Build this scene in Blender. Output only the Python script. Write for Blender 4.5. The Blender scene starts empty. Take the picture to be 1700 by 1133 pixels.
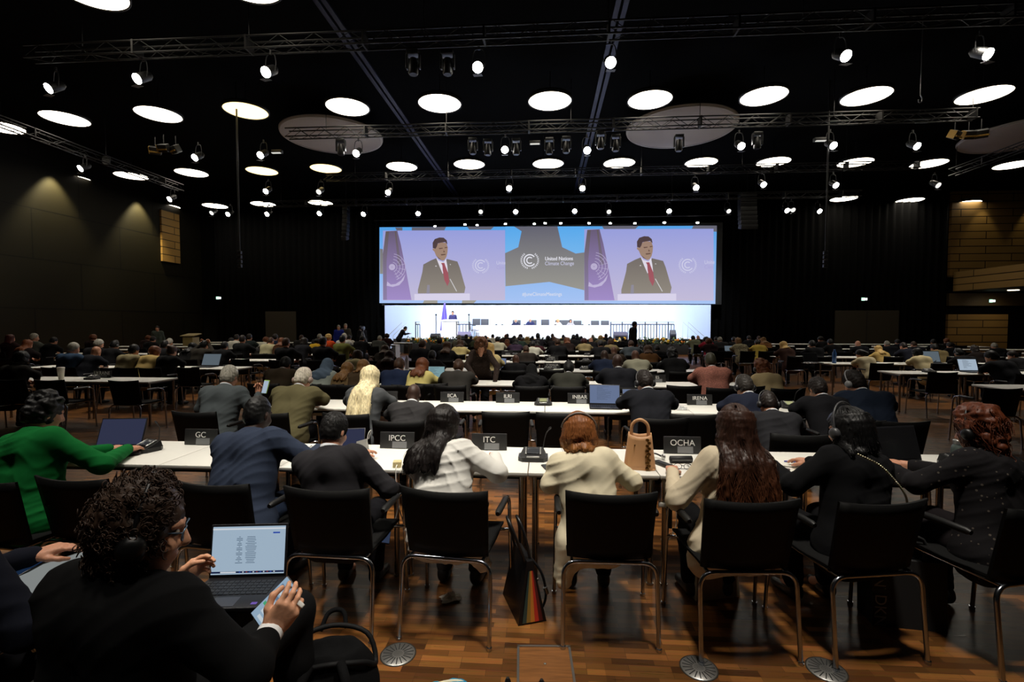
import bpy, bmesh, math, random
import numpy as np
from mathutils import Vector, Matrix
random.seed(7); RNG = np.random.default_rng(11)
PI = math.pi
C = bpy.context.scene.collection
sc = bpy.context.scene
# ------------------------------------------------------------------ camera model (image 1700 x 1133)
F, CX, CY = 800.0, 850.0, 566.5
PSI = math.atan(55/800.0); TH = math.atan((566.5-536)/800.0)
EYE = np.array([0, 0, 1.72])
FWD = np.array([-math.sin(PSI)*math.cos(TH), math.cos(PSI)*math.cos(TH), -math.sin(TH)])
RGT = np.array([math.cos(PSI), math.sin(PSI), 0.0])
UP = np.cross(RGT, FWD)
def ray(u, v): return FWD + (u-CX)/F*RGT - (v-CY)/F*UP
def on_z(u, v, z): r = ray(u, v); return EYE + r*((z-EYE[2])/r[2])
def on_y(u, v, y): r = ray(u, v); return EYE + r*(y/r[1])
def on_x(u, v, x): r = ray(u, v); return EYE + r*(x/r[0])
def x_at(u, y): return on_y(u, 560, y)[0]
def proj(p):
    d = np.array(p, float)-EYE; c = d@FWD
    return CX+F*(d@RGT)/c, CY-F*(d@UP)/c
# ------------------------------------------------------------------ materials
def lin(c):
    return tuple((x/255/12.92 if x/255 <= .04045 else ((x/255+.055)/1.055)**2.4) for x in c)
MATS = {}
def mat(name, col, rough=.6, metal=0., spec=.5, bump=0, bscale=40, stretch=(1, 1, 1), var=0., coat=0., trans=0., sheen=0., alpha=1.):
    if name in MATS: return MATS[name]
    m = bpy.data.materials.new(name); m.use_nodes = True; nt = m.node_tree; b = nt.nodes['Principled BSDF']
    c = (*lin(col), 1)
    b.inputs['Base Color'].default_value = c; b.inputs['Roughness'].default_value = rough
    b.inputs['Metallic'].default_value = metal; b.inputs['Specular IOR Level'].default_value = spec
    b.inputs['Coat Weight'].default_value = coat; b.inputs['Transmission Weight'].default_value = trans
    b.inputs['Sheen Weight'].default_value = sheen; b.inputs['Alpha'].default_value = alpha
    if bump or var:
        tc = nt.nodes.new('ShaderNodeTexCoord'); mp = nt.nodes.new('ShaderNodeMapping'); mp.inputs['Scale'].default_value = stretch
        n = nt.nodes.new('ShaderNodeTexNoise'); n.inputs['Scale'].default_value = bscale; n.inputs['Detail'].default_value = 4
        nt.links.new(tc.outputs['Object'], mp.inputs['Vector']); nt.links.new(mp.outputs['Vector'], n.inputs['Vector'])
        if bump:
            bp = nt.nodes.new('ShaderNodeBump'); bp.inputs['Strength'].default_value = bump; bp.inputs['Distance'].default_value = .01
            nt.links.new(n.outputs['Fac'], bp.inputs['Height']); nt.links.new(bp.outputs['Normal'], b.inputs['Normal'])
        if var:
            r = nt.nodes.new('ShaderNodeValToRGB'); e = r.color_ramp.elements
            e[0].position = .3; e[1].position = .7
            e[0].color = tuple(x*(1-var) for x in c[:3])+(1,); e[1].color = tuple(min(1, x*(1+var)) for x in c[:3])+(1,)
            nt.links.new(n.outputs['Fac'], r.inputs['Fac']); nt.links.new(r.outputs['Color'], b.inputs['Base Color'])
    MATS[name] = m; return m
def emit(name, col, s=1., col2=None, z0=0, z1=1):
    if name in MATS: return MATS[name]
    m = bpy.data.materials.new(name); m.use_nodes = True; nt = m.node_tree; nt.nodes.clear()
    o = nt.nodes.new('ShaderNodeOutputMaterial'); e = nt.nodes.new('ShaderNodeEmission')
    e.inputs['Color'].default_value = (*lin(col), 1); e.inputs['Strength'].default_value = s
    if col2:      # picture with a vertical blend between two colours, col at height z1, col2 at z0
        tc = nt.nodes.new('ShaderNodeTexCoord'); sp = nt.nodes.new('ShaderNodeSeparateXYZ'); mr = nt.nodes.new('ShaderNodeMapRange'); mx = nt.nodes.new('ShaderNodeMix'); mx.data_type = 'RGBA'
        mr.inputs['From Min'].default_value = z0; mr.inputs['From Max'].default_value = z1
        nt.links.new(tc.outputs['Object'], sp.inputs[0]); nt.links.new(sp.outputs['Z'], mr.inputs['Value']); nt.links.new(mr.outputs[0], mx.inputs['Factor'])
        mx.inputs[6].default_value = (*lin(col2), 1); mx.inputs[7].default_value = (*lin(col), 1); nt.links.new(mx.outputs[2], e.inputs['Color'])
    nt.links.new(e.outputs[0], o.inputs[0]); MATS[name] = m; return m
def cloth(col, kind='plain'):
    n = 'cloth_%s_%d_%d_%d' % (kind, *col)
    if n in MATS: return MATS[n]
    if kind == 'plain': return mat(n, col, .9, spec=.12, bump=.10, bscale=16, stretch=(1, 1, .6))
    m = mat(n, col, .85, spec=.15, bump=.1, bscale=16); nt = m.node_tree; b = nt.nodes['Principled BSDF']
    tc = nt.nodes.new('ShaderNodeTexCoord'); v = nt.nodes.new('ShaderNodeTexVoronoi'); v.inputs['Scale'].default_value = {'floral': 26, 'leopard': 30, 'print': 70}[kind]
    r = nt.nodes.new('ShaderNodeValToRGB'); r.color_ramp.interpolation = 'CONSTANT'; c = lin(col)
    alt = {'floral': (84, 76, 68), 'leopard': (40, 34, 28), 'print': (190, 120, 104)}[kind]
    r.color_ramp.elements[0].color = (*lin(alt), 1); r.color_ramp.elements[1].color = (*c, 1); r.color_ramp.elements[1].position = {'floral': .16, 'leopard': .35, 'print': .3}[kind]
    nt.links.new(tc.outputs['Object'], v.inputs['Vector']); nt.links.new(v.outputs['Distance'], r.inputs['Fac']); nt.links.new(r.outputs['Color'], b.inputs['Base Color'])
    return m
def hairm(col): return mat('hair_%d_%d_%d' % col, col, .5, spec=.28, bump=.35, bscale=12, stretch=(6, 6, .35), var=.4)
def hairtip(col, tip, z0, z1):
    n = 'hairtip_%d' % col[0]
    if n in MATS: return MATS[n]
    m = bpy.data.materials.new(n); m.use_nodes = True; MATS[n] = m; nt = m.node_tree; b = nt.nodes['Principled BSDF']; b.inputs['Roughness'].default_value = .5; b.inputs['Specular IOR Level'].default_value = .3; L = nt.links.new
    tc = nt.nodes.new('ShaderNodeTexCoord'); sp_ = nt.nodes.new('ShaderNodeSeparateXYZ'); mr = nt.nodes.new('ShaderNodeMapRange'); mr.inputs[1].default_value = z0; mr.inputs[2].default_value = z1; mx = nt.nodes.new('ShaderNodeMix'); mx.data_type = 'RGBA'; mx.inputs[6].default_value = (*lin(tip), 1); mx.inputs[7].default_value = (*lin(col), 1)
    mp = nt.nodes.new('ShaderNodeMapping'); mp.inputs['Scale'].default_value = (40, 40, 3); nz = nt.nodes.new('ShaderNodeTexNoise'); nz.inputs['Scale'].default_value = 4; m2 = nt.nodes.new('ShaderNodeMix'); m2.data_type = 'RGBA'; m2.blend_type = 'MULTIPLY'; m2.inputs[0].default_value = .7
    L(tc.outputs['Object'], sp_.inputs[0]); L(sp_.outputs['Z'], mr.inputs[0]); L(mr.outputs[0], mx.inputs[0]); L(tc.outputs['Object'], mp.inputs[0]); L(mp.outputs[0], nz.inputs['Vector']); cr = nt.nodes.new('ShaderNodeValToRGB'); cr.color_ramp.elements[0].position = .35; cr.color_ramp.elements[1].position = .65; cr.color_ramp.elements[0].color = (.35, .33, .3, 1); L(nz.outputs['Fac'], cr.inputs[0]); L(mx.outputs[2], m2.inputs[6]); L(cr.outputs[0], m2.inputs[7]); L(m2.outputs[2], b.inputs['Base Color']); return m
def skinm(col): return mat('skin_%d_%d_%d' % col, col, .5, spec=.35, bump=.06, bscale=120, var=.08)
BLACKP = lambda: mat('black_plastic', (16, 16, 17), .45)
CHROME = lambda: mat('chrome', (186, 192, 202), .2, metal=1.)
# ------------------------------------------------------------------ object helpers
def link(name, me, mats, parent=None, loc=None, M=None):
    o = bpy.data.objects.new(name, me); C.objects.link(o)
    if not isinstance(mats, (list, tuple)): mats = [mats]
    while len(me.materials) < len(mats): me.materials.append(mats[len(me.materials)])
    for i, m in enumerate(mats):
        if me.materials[i] is not m:
            o.material_slots[i].link = 'OBJECT'; o.material_slots[i].material = m
    if parent is not None: o.parent = parent
    if loc is not None: o.location = loc
    if M is not None: o.matrix_local = M
    return o
def tag(o, label=None, cat=None, group=None, kind=None):
    if label: o['label'] = label
    if cat: o['category'] = cat
    if group: o['group'] = group
    if kind: o['kind'] = kind
    return o
def empty(name, loc=(0, 0, 0), rz=0, label=None, cat=None, group=None, scale=1.):
    o = bpy.data.objects.new(name, None); C.objects.link(o); o.empty_display_size = .1
    o.location = loc; o.rotation_euler = (0, 0, rz); o.scale = (scale,)*3
    return tag(o, label, cat, group)
def copy_tree(o, parent=None, swap=None):
    c = o.copy(); C.objects.link(c); c.parent = parent
    for ch in list(o.children): copy_tree(ch, c)
    return c
def np_mesh(name, V, Q, smooth=True, mi=None):
    me = bpy.data.meshes.new(name); n = len(Q)
    V = np.asarray(V, np.float32); Q = np.asarray(Q, np.int32)
    me.vertices.add(len(V)); me.vertices.foreach_set('co', V.ravel())
    k = Q.shape[1]
    me.loops.add(n*k); me.loops.foreach_set('vertex_index', Q.ravel())
    me.polygons.add(n); me.polygons.foreach_set('loop_start', np.arange(0, n*k, k, dtype=np.int32))
    me.polygons.foreach_set('use_smooth', np.full(n, smooth, bool))
    if mi is not None: me.polygons.foreach_set('material_index', np.asarray(mi, np.int32))
    me.update(calc_edges=True); me.validate(); return me
class MB:
    "collects polygons, then links them as one mesh object"
    def __init__(s): s.v = []; s.f = []; s.m = []; s.sm = []
    def add(s, vs, fs, mi=0, smooth=False):
        n = len(s.v); s.v += [tuple(map(float, p)) for p in vs]
        for f in fs: s.f.append([i+n for i in f]); s.m.append(mi); s.sm.append(smooth)
        return s
    def box(s, c, sz, mi=0, R=None, bev=0., smooth=False):
        bm = bmesh.new(); bmesh.ops.create_cube(bm, size=1)
        for v in bm.verts: v.co = Vector((v.co.x*sz[0], v.co.y*sz[1], v.co.z*sz[2]))
        if bev: bmesh.ops.bevel(bm, geom=bm.edges[:]+bm.verts[:], offset=bev, segments=2, affect='EDGES', profile=.6)
        bm.verts.index_update(); P = np.array([v.co[:] for v in bm.verts])
        if R is not None: P = P@np.array(R).T
        s.add(P+np.array(c), [[v.index for v in f.verts] for f in bm.faces], mi, bool(bev) or smooth); bm.free(); return s
    def quad(s, a, b, c, d, mi=0): return s.add([a, b, c, d], [[0, 1, 2, 3]], mi)
    def tube(s, path, r, n=8, mi=0, cap=True):
        P = [np.array(p, float) for p in path]; rs = r if isinstance(r, (list, tuple)) else [r]*len(P)
        V = []; prev = None
        for i, p in enumerate(P):
            t = P[min(i+1, len(P)-1)]-P[max(i-1, 0)]; t /= np.linalg.norm(t)+1e-9
            if prev is None: a = np.cross(t, [0, 0, 1] if abs(t[2]) < .9 else [1, 0, 0])
            else: a = prev-t*(prev@t)
            a /= np.linalg.norm(a)+1e-9; b = np.cross(t, a); prev = a
            V += [p+rs[i]*(a*math.cos(2*PI*j/n)+b*math.sin(2*PI*j/n)) for j in range(n)]
        Fs = [[i*n+j, i*n+(j+1) % n, (i+1)*n+(j+1) % n, (i+1)*n+j] for i in range(len(P)-1) for j in range(n)]
        s.add(V, Fs, mi, True)
        if cap: s.add(V[:n], [list(range(n))[::-1]], mi); s.add(V[-n:], [list(range(n))], mi)
        return s
    def cyl(s, a, b, r, r2=None, n=16, mi=0): return s.tube([a, b], [r, r if r2 is None else r2], n, mi)
    def ball(s, c, r, mi=0, n=12, sc3=(1, 1, 1)):
        V = [(c[0], c[1], c[2]+r*sc3[2])]; m = n//2
        for i in range(1, m):
            a = PI*i/m
            V += [(c[0]+r*sc3[0]*math.sin(a)*math.cos(2*PI*j/n), c[1]+r*sc3[1]*math.sin(a)*math.sin(2*PI*j/n), c[2]+r*sc3[2]*math.cos(a)) for j in range(n)]
        V.append((c[0], c[1], c[2]-r*sc3[2])); e = len(V)-1; Fs = []
        for j in range(n):
            k = (j+1) % n; Fs.append([0, 1+j, 1+k]); Fs.append([e, 1+(m-2)*n+k, 1+(m-2)*n+j])
            for i in range(m-2): Fs.append([1+i*n+j, 1+(i+1)*n+j, 1+(i+1)*n+k, 1+i*n+k])
        return s.add(V, Fs, mi, True)
    def poly(s, pts, d, mi=0):
        "prism: polygon pts extruded by vector d"
        n = len(pts); d = np.array(d, float); P = [np.array(p, float) for p in pts]
        s.add(P+[p+d for p in P], [list(range(n))[::-1], list(range(n, 2*n))]+[[i, (i+1) % n, n+(i+1) % n, n+i] for i in range(n)], mi); return s
    def grid(s, fn, nu, nv, mi=0, smooth=True):
        V = [fn(i/nu, j/nv) for j in range(nv+1) for i in range(nu+1)]
        return s.add(V, [[j*(nu+1)+i, j*(nu+1)+i+1, (j+1)*(nu+1)+i+1, (j+1)*(nu+1)+i] for j in range(nv) for i in range(nu)], mi, smooth)
    def lathe(s, prof, n=24, mi=0, c=(0, 0, 0)):
        V = [(c[0]+r*math.cos(2*PI*j/n), c[1]+r*math.sin(2*PI*j/n), c[2]+z) for r, z in prof for j in range(n)]
        return s.add(V, [[i*n+j, i*n+(j+1) % n, (i+1)*n+(j+1) % n, (i+1)*n+j] for i in range(len(prof)-1) for j in range(n)], mi, True)
    def mesh(s, name):
        me = bpy.data.meshes.new(name); me.from_pydata(s.v, [], s.f)
        me.polygons.foreach_set('material_index', s.m); me.polygons.foreach_set('use_smooth', s.sm)
        me.update()
        bm = bmesh.new(); bm.from_mesh(me); bmesh.ops.recalc_face_normals(bm, faces=bm.faces); bm.to_mesh(me); bm.free()
        return me
    def build(s, name, mats, parent=None, loc=None, M=None): return link(name, s.mesh(name), mats, parent, loc, M)
def text_mesh(txt, size, ext=.0006, align='CENTER'):
    cu = bpy.data.curves.new('txt', 'FONT'); cu.body = txt; cu.size = size; cu.align_x = align; cu.align_y = 'CENTER'; cu.extrude = ext
    o = bpy.data.objects.new('txt', cu); C.objects.link(o)
    me = bpy.data.meshes.new_from_object(o.evaluated_get(bpy.context.evaluated_depsgraph_get()))
    bpy.data.objects.remove(o); bpy.data.curves.remove(cu); me.materials.clear(); return me
FACE_VIEWER = Matrix.Rotation(PI/2, 4, 'X')       # text stands up, reads from -Y
def bez(a, b, c, n=6): return [tuple((1-t)**2*np.array(a)+2*t*(1-t)*np.array(b)+t*t*np.array(c)) for t in [i/n for i in range(n+1)]]
def smooth_path(pts, n=5):
    P = [np.array(p, float) for p in pts]; P = [2*P[0]-P[1]]+P+[2*P[-1]-P[-2]]; out = []
    for i in range(1, len(P)-2):
        for k in range(n):
            t = k/n; a, b, c, d = P[i-1:i+3]
            out.append(.5*((2*b)+(c-a)*t+(2*a-5*b+4*c-d)*t*t+(3*b-a-3*c+d)*t**3))
    return out+[P[-2]]
# ------------------------------------------------------------------ implicit surfaces (smooth unions turned into one mesh)
def prim_box(p):
    if p[0] == 'rc':
        _, a, b, ra, rb, k = p; r = max(ra, rb)+k; return np.minimum(a, b)-r, np.maximum(a, b)+r
    _, c, r, R, k = p; m = max(r)+k; return np.array(c)-m, np.array(c)+m
def prim_eval(p, X, Y, Z):
    if p[0] == 'rc':
        _, a, b, ra, rb, k = p; ab = np.asarray(b, float)-a; L = ab@ab+1e-12
        x, y, z = X-a[0], Y-a[1], Z-a[2]; t = np.clip((x*ab[0]+y*ab[1]+z*ab[2])/L, 0, 1)
        return np.sqrt((x-t*ab[0])**2+(y-t*ab[1])**2+(z-t*ab[2])**2)-(ra+t*(rb-ra))
    _, c, r, R, k = p; x, y, z = X-c[0], Y-c[1], Z-c[2]
    if R is not None: x, y, z = (R[0, 0]*x+R[1, 0]*y+R[2, 0]*z), (R[0, 1]*x+R[1, 1]*y+R[2, 1]*z), (R[0, 2]*x+R[1, 2]*y+R[2, 2]*z)
    k0 = np.sqrt((x/r[0])**2+(y/r[1])**2+(z/r[2])**2); k1 = np.sqrt((x/r[0]**2)**2+(y/r[1]**2)**2+(z/r[2]**2)**2)+1e-9
    return k0*(k0-1)/k1
def rc(a, b, ra, rb=None, k=.03): return ('rc', np.array(a, float), np.array(b, float), ra, ra if rb is None else rb, k)
def el(c, r, R=None, k=.03): return ('el', np.array(c, float), r, R, k)
def surf(prims, h, post=None, sub=()):
    bx = [prim_box(p) for p in prims]; lo = np.min([b[0] for b in bx], 0)-2*h; hi = np.max([b[1] for b in bx], 0)+2*h
    n = np.ceil((hi-lo)/h).astype(int)+1; d = np.full(n, 1., np.float32)
    ax = [lo[i]+h*np.arange(n[i]) for i in range(3)]
    def region(b):
        s0 = np.clip(((b[0]-lo)/h).astype(int)-1, 0, n-1); s1 = np.clip(((b[1]-lo)/h).astype(int)+3, 1, n)
        sl = tuple(slice(a, b_) for a, b_ in zip(s0, s1))
        return sl, ax[0][sl[0]][:, None, None], ax[1][sl[1]][None, :, None], ax[2][sl[2]][None, None, :]
    for p, b in zip(prims, bx):
        sl, X, Y, Z = region(b); e = prim_eval(p, X, Y, Z); k = p[-1]; o = d[sl]
        t = np.maximum(k-np.abs(o-e), 0)/k; d[sl] = np.minimum(o, e)-t*t*k*.25
    for p in sub:
        sl, X, Y, Z = region(prim_box(p)); e = -prim_eval(p, X, Y, Z); k = p[-1]; o = d[sl]
        t = np.maximum(k-np.abs(o-e), 0)/k; d[sl] = np.maximum(o, e)+t*t*k*.25
    if post is not None: d = post(ax[0][:, None, None], ax[1][None, :, None], ax[2][None, None, :], d)
    d[0] = d[-1] = 1; d[:, 0] = d[:, -1] = 1; d[:, :, 0] = d[:, :, -1] = 1
    return surfnet(d, lo, h)
def surfnet(d, lo, h):
    s = d < 0; c = np.zeros(np.array(d.shape)-1, np.int8)
    offs = [(i, j, k) for i in (0, 1) for j in (0, 1) for k in (0, 1)]
    nx, ny, nz = c.shape
    for i, j, k in offs: c += s[i:i+nx, j:j+ny, k:k+nz]
    I = np.argwhere((c > 0) & (c < 8)); N = len(I)
    vals = np.stack([d[I[:, 0]+i, I[:, 1]+j, I[:, 2]+k] for i, j, k in offs], 1)
    acc = np.zeros((N, 3)); cnt = np.zeros(N); O = np.array(offs, float)
    for a in range(8):
        for b in range(a+1, 8):
            if abs(O[a]-O[b]).sum() != 1: continue
            va, vb = vals[:, a], vals[:, b]; m = (va < 0) != (vb < 0)
            t = np.where(m, va/np.where(m, va-vb, 1), 0); acc += np.where(m[:, None], O[a]+t[:, None]*(O[b]-O[a]), 0); cnt += m
    V = (I+acc/np.maximum(cnt, 1)[:, None])*h+lo
    idx = np.full(c.shape, -1, np.int32); idx[I[:, 0], I[:, 1], I[:, 2]] = np.arange(N); Q = []
    for axis in range(3):
        u, v = (axis+1) % 3, (axis+2) % 3
        s0 = np.take(s, range(0, d.shape[axis]-1), axis); s1 = np.take(s, range(1, d.shape[axis]), axis)
        E = np.argwhere(s0 != s1); E = E[(E[:, u] > 0) & (E[:, v] > 0) & (E[:, u] < d.shape[u]-1) & (E[:, v] < d.shape[v]-1)]
        inside = s0[E[:, 0], E[:, 1], E[:, 2]]; q = []
        for du, dv in ((-1, -1), (0, -1), (0, 0), (-1, 0)):
            e = E.copy(); e[:, u] += du; e[:, v] += dv; q.append(idx[e[:, 0], e[:, 1], e[:, 2]])
        q = np.stack(q, 1); q[~inside] = q[~inside][:, ::-1]; Q.append(q)
    return V, np.concatenate(Q)
def join(parts):
    V = []; Q = []; n = 0
    for v, q in parts:
        if len(v): V.append(v); Q.append(np.asarray(q)+n); n += len(v)
    return np.concatenate(V), np.concatenate(Q)
def tubes(paths, r0, r1, n=4):
    "thin tapered strands as quads; paths (N,K,3)"
    P = np.asarray(paths, float); N, K, _ = P.shape; T = np.gradient(P, axis=1); T /= np.linalg.norm(T, axis=2, keepdims=True)+1e-9
    A = np.cross(T, np.array([.3, .8, .5])); A /= np.linalg.norm(A, axis=2, keepdims=True)+1e-9; B = np.cross(T, A)
    r = np.linspace(r0, r1, K)[None, :, None]
    V = np.stack([P+r*(A*math.cos(2*PI*j/n)+B*math.sin(2*PI*j/n)) for j in range(n)], 2).reshape(-1, 3)
    b = (np.arange(N)[:, None, None]*K+np.arange(K-1)[None, :, None])*n; j = np.arange(n)[None, None, :]; j2 = (j+1) % n
    Q = np.stack([b+j, b+j2, b+n+j2, b+n+j], -1).reshape(-1, 4); return V, Q
def wob(X, Y, Z, f, s=0.):
    return (np.sin(f*X+1.7*np.sin(.7*f*Y+s)+s)*np.sin(f*1.1*Y+1.3*np.sin(.8*f*Z)+2*s)+np.sin(1.3*f*Z+1.5*np.sin(.9*f*X+s)+s))*.5
# ------------------------------------------------------------------ people
def Rx(a): c, s = math.cos(a), math.sin(a); return np.array([[1, 0, 0], [0, c, -s], [0, s, c]])
def Ry(a): c, s = math.cos(a), math.sin(a); return np.array([[c, 0, s], [0, 1, 0], [-s, 0, c]])
def Rz(a): c, s = math.cos(a), math.sin(a); return np.array([[c, -s, 0], [s, c, 0], [0, 0, 1]])
def rad(a): return a*PI/180
HANDS = {}
def hand_geo(curl, h, side):
    "right hand: wrist at origin, fingers +y, palm -z, thumb towards -x; curl = bend per joint in degrees"
    key = (curl, h)
    if key not in HANDS:
        pr = []; k = .012
        xs = [-.030, -.010, .011, .030]; L = [.068, .078, .072, .056]; base = [.086, .090, .086, .078]; cs = [.85, 1., 1.08, 1.2]
        for x, l, b, f in zip(xs, L, base, cs):
            pr.append(rc((x*.55, .0, 0), (x, b, 0), .0165, .0125, k)); p = np.array([x, b, 0.]); a = 0
            for seg, r in ((.46, .0092), (.30, .0082), (.24, .0074)):
                a += rad(curl*f); q = p+l*seg*np.array([x*1.2, math.cos(a), -math.sin(a)]); pr.append(rc(p, q, r, r*.92, .005)); p = q
        pr.append(el((0, .045, -.004), (.040, .05, .016), None, .012))
        t = [(-.018, .018, -.006), (-.046, .05, -.016), (-.054, .082, -.024-.0003*curl), (-.050+.0003*curl, .106, -.032-.0006*curl)]
        for a, b, r, r2 in zip(t, t[1:], (.0165, .0115, .0098), (.0115, .0098, .008)): pr.append(rc(a, b, r, r2, .008))
        HANDS[key] = surf(pr, h)
    V, Q = HANDS[key]; V = V.copy(); Q = Q.copy()
    if side < 0: V[:, 0] *= -1; Q = Q[:, ::-1]
    return V, Q
def frame(ydir, up):
    y = np.array(ydir, float); y /= np.linalg.norm(y); x = np.cross(y, up); x /= np.linalg.norm(x); return np.stack([x, y, np.cross(x, y)], 1)
DEF = dict(stand=False, lean=8, slean=0, nod=8, hyaw=0, htilt=0, sex='m', style='short', hlen=.35, h=.012, hp=False, arms=None, spine=.515, bulk=1., collar=True, skirt=None, sleeve=1., knees=None, twist=0, strands=0, amp=.0042, suit=False, hpt=0., vol=0., glasses=False, eyes=False, seed=0)
def person_geo(sp):
    S = dict(DEF); S.update(sp); h = S['h']; w = S['bulk']; rs = np.random.default_rng(S['seed']+5)
    fem = S['sex'] == 'f'; shw = (.155 if fem else .178)*w
    hip = np.array([0, 0, .55 if not S['stand'] else .93])
    B = Rz(-rad(S['twist']))@Ry(rad(S['slean']))@Rx(-rad(S['lean'])); u = B[:, 2]; r_ = B[:, 0]; sp_ = S['spine']
    at = lambda t, x=0, y=0: hip+B@np.array([x, y, t*sp_])
    neck = at(1.02, 0, .01)
    H = Rz(-rad(S['hyaw']))@Ry(rad(S['slean']*.3+S['htilt']))@Rx(-rad(S['lean']*.35+S['nod']))
    hc = neck+.5*(B@np.array([0, .01, .10]))+.5*(H@np.array([0, .03, .20]))
    hd = lambda x, y, z: hc+H@np.array([x, y, z], float)
    # arms
    arms = S['arms'] or {}
    A = {}
    for sd, s in (('L', -1), ('R', 1)):
        sh = at(.90, s*shw, 0)
        if sd in arms: e, wr, ops = arms[sd]; e, wr = np.array(e, float), np.array(wr, float)
        elif S['stand']: e, wr, ops = sh+np.array([s*.07, -.02, -.29]), sh+np.array([s*.05, .06, -.53]), {}
        else: e, wr, ops = sh*.6+np.array([s*.15, .17, .29+.02]), np.array([s*.10, max(.40, sh[1]+.26), .795]), {}
        A[sd] = (s, sh, e, wr, ops)
    def torso(g, skin=False):
        P = []
        hz = np.array([0, 0, 0]); dp = .012 if fem else .0
        for s in (-1, 1):
            P += [rc(hip+[s*.075, .0, -.02], at(.42, s*.062*w, .0), .120*w-dp*.0+g, .102*w-dp+g, .05), rc(at(.42, s*.062*w), at(.74, s*.085*w, .0), .102*w-dp+g, .105*w-dp+g, .05)]
            P += [rc(at(.80, s*.05, -.03), at(.90, s*(shw-.03), -.005), .075+g, .062+g, .06)]
        P += [rc(at(.90, -shw+.03), at(.90, shw-.03), .058+g, .058+g, .05), rc(at(.90, 0, -.03), at(1.02, 0, -.005), .075+g, .058+g*.4, .06)]
        if fem: P += [el(at(.68, s*.07, .085), (.062+g, .06+g, .06+g), B, .04) for s in (-1, 1)]
        return P
    def armp(g, upto=1.):
        P = []
        for s, sh, e, wr, ops in A.values():
            sh2 = sh-r_*s*.012; wq = e+(wr-e)*upto
            P += [rc(sh2, e, (.056 if fem else .062)*w+g, .045*w+g*1.0, .04), rc(e, wq, .045*w+g, (.029 if upto == 1 else .034)*w+g*.8, .03)]
        return P
    legs = []; feet = []
    for i, s in enumerate((-1, 1)):
        if S['stand']: kn, an = hip+[s*.10, .02, -.43], np.array([s*.10, -.02, .09])
        else:
            kn, an = np.array([s*.11, .43, .54]), np.array([s*.12, .36, .09])
            if S['knees']: kn, an = [np.array(q, float) for q in S['knees'][i]]
        legs.append((hip+[s*.085, .02, -.03], kn, an)); feet.append((an, s))
    def legp(g, upto=1.):
        P = []
        for a, kn, an in legs:
            P += [rc(a, kn, .088*w+g, .060+g, .05), rc(kn, kn+(an-kn)*.4, .058+g, .058+g, .03), rc(kn+(an-kn)*.4, kn+(an-kn)*upto, .058+g, .042+g*1.4, .03)]
        return P
    # body: head, neck, torso, limbs in one surface
    face = [el(hd(0, -.012, .022), (.074, .094, .098), H), el(hd(0, .022, -.045), (.060, .070, .085), H, .03), el(hd(0, .055, -.100), (.034, .032, .028), H, .03),
            rc(hd(0, .088, .012), hd(0, .113, -.032), .009, .0135, .012), el(hd(0, .101, -.036), (.018, .012, .010), H, .012), el(hd(0, .092, -.070), (.024, .010, .0065), H, .008), el(hd(0, .090, -.082), (.020, .010, .0065), H, .008)]
    for s in (-1, 1): face += [el(hd(s*.076, -.008, -.022), (.010, .020, .032), H@Rz(s*.35), .010), rc(hd(s*.014, .087, .024), hd(s*.044, .074, .024), .010, .008, .014), el(hd(s*.036, .066, -.040), (.022, .022, .02), H, .03)]
    socks = [el(hd(s*.032, .094, .004), (.017, .016, .010), H, .012) for s in (-1, 1)] if h < .011 else []
    nk = [rc(neck-[0, 0, .05], hc+H@np.array([0, -.020, -.07]), .057*(.92 if fem else 1.04), .052, .03)]
    body = torso(-.012)+nk+face+armp(-.004)+legp(-.008)+[rc(an, an+np.array([0, .12, -.05]), .04, .03, .03) for an, s in feet]
    parts = {}
    geo = [surf(body, h if h > .011 else .0095, sub=socks)]
    for s, sh, e, wr, ops in A.values():
        up = np.array(ops.get('up', (0, 0, 1.)), float); d = np.array(ops.get('dir', wr-e), float)
        V, Q = hand_geo(ops.get('curl', 18), ops.get('h', .005 if h < .013 else .009), s); Rm = frame(d, up)
        geo.append((V@Rm.T+wr, Q))
    parts['body'] = join(geo)
    # jacket, trousers, shoes
    g = .015 if h < .013 else .022
    jk = torso(g)+armp(.011, S['sleeve'])+[rc(hip+[-.09, -.01, -.06], hip+[.09, -.01, -.06], .125*w+g, .125*w+g, .06)]
    if S['skirt']: jk += [rc(a, b, r1, r2, .05) for a, b, r1, r2 in S['skirt']]
    amp = S['amp'] if h < .013 else .002
    if S['suit']:
        jk += [el(at(.915, s*(shw-.012), 0), (.066+g, .056+g, .036+g), B, .04) for s in (-1, 1)]
        cn = [neck+B@np.array([.078*math.cos(a), .074*math.sin(a)-.004, -.030+.012*math.sin(-a)]) for a in np.linspace(-PI*1.15, PI*.15, 13)]
        jk += [rc(a, b, .0125, .0125, .012) for a, b in zip(cn, cn[1:])]
    def wrinkle(X, Y, Z, d):
        q = S['seed']*1.7; f1 = np.sin(34*Z+20*np.abs(X)+2.6*np.sin(7*X+5*Y+q)+1.5*np.sin(11*Z-6*X)); f2 = np.sin(40*Z-26*X+22*Y+2.2*np.sin(9*X+q)+q)
        r1 = (1-np.abs(f1))**2*(.5+.5*np.sin(6*X+7*Z+5*Y+q)); r2 = (1-np.abs(f2))**2*(.5+.5*np.sin(9*X-6*Z+q*2))
        return d-np.where(np.abs(d) < .06, amp*(1.5*r1+1.3*r2+.45*wob(X, Y, Z, 17, q)), 0).astype(np.float32)
    sk = [rc(neck-[0, 0, .02]+B@np.array([0, .0, 0]), hc+H@np.array([0, -.01, -.05]), .061, .061, .012)]
    parts['jacket'] = surf(jk, h, wrinkle, sub=sk)
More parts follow.
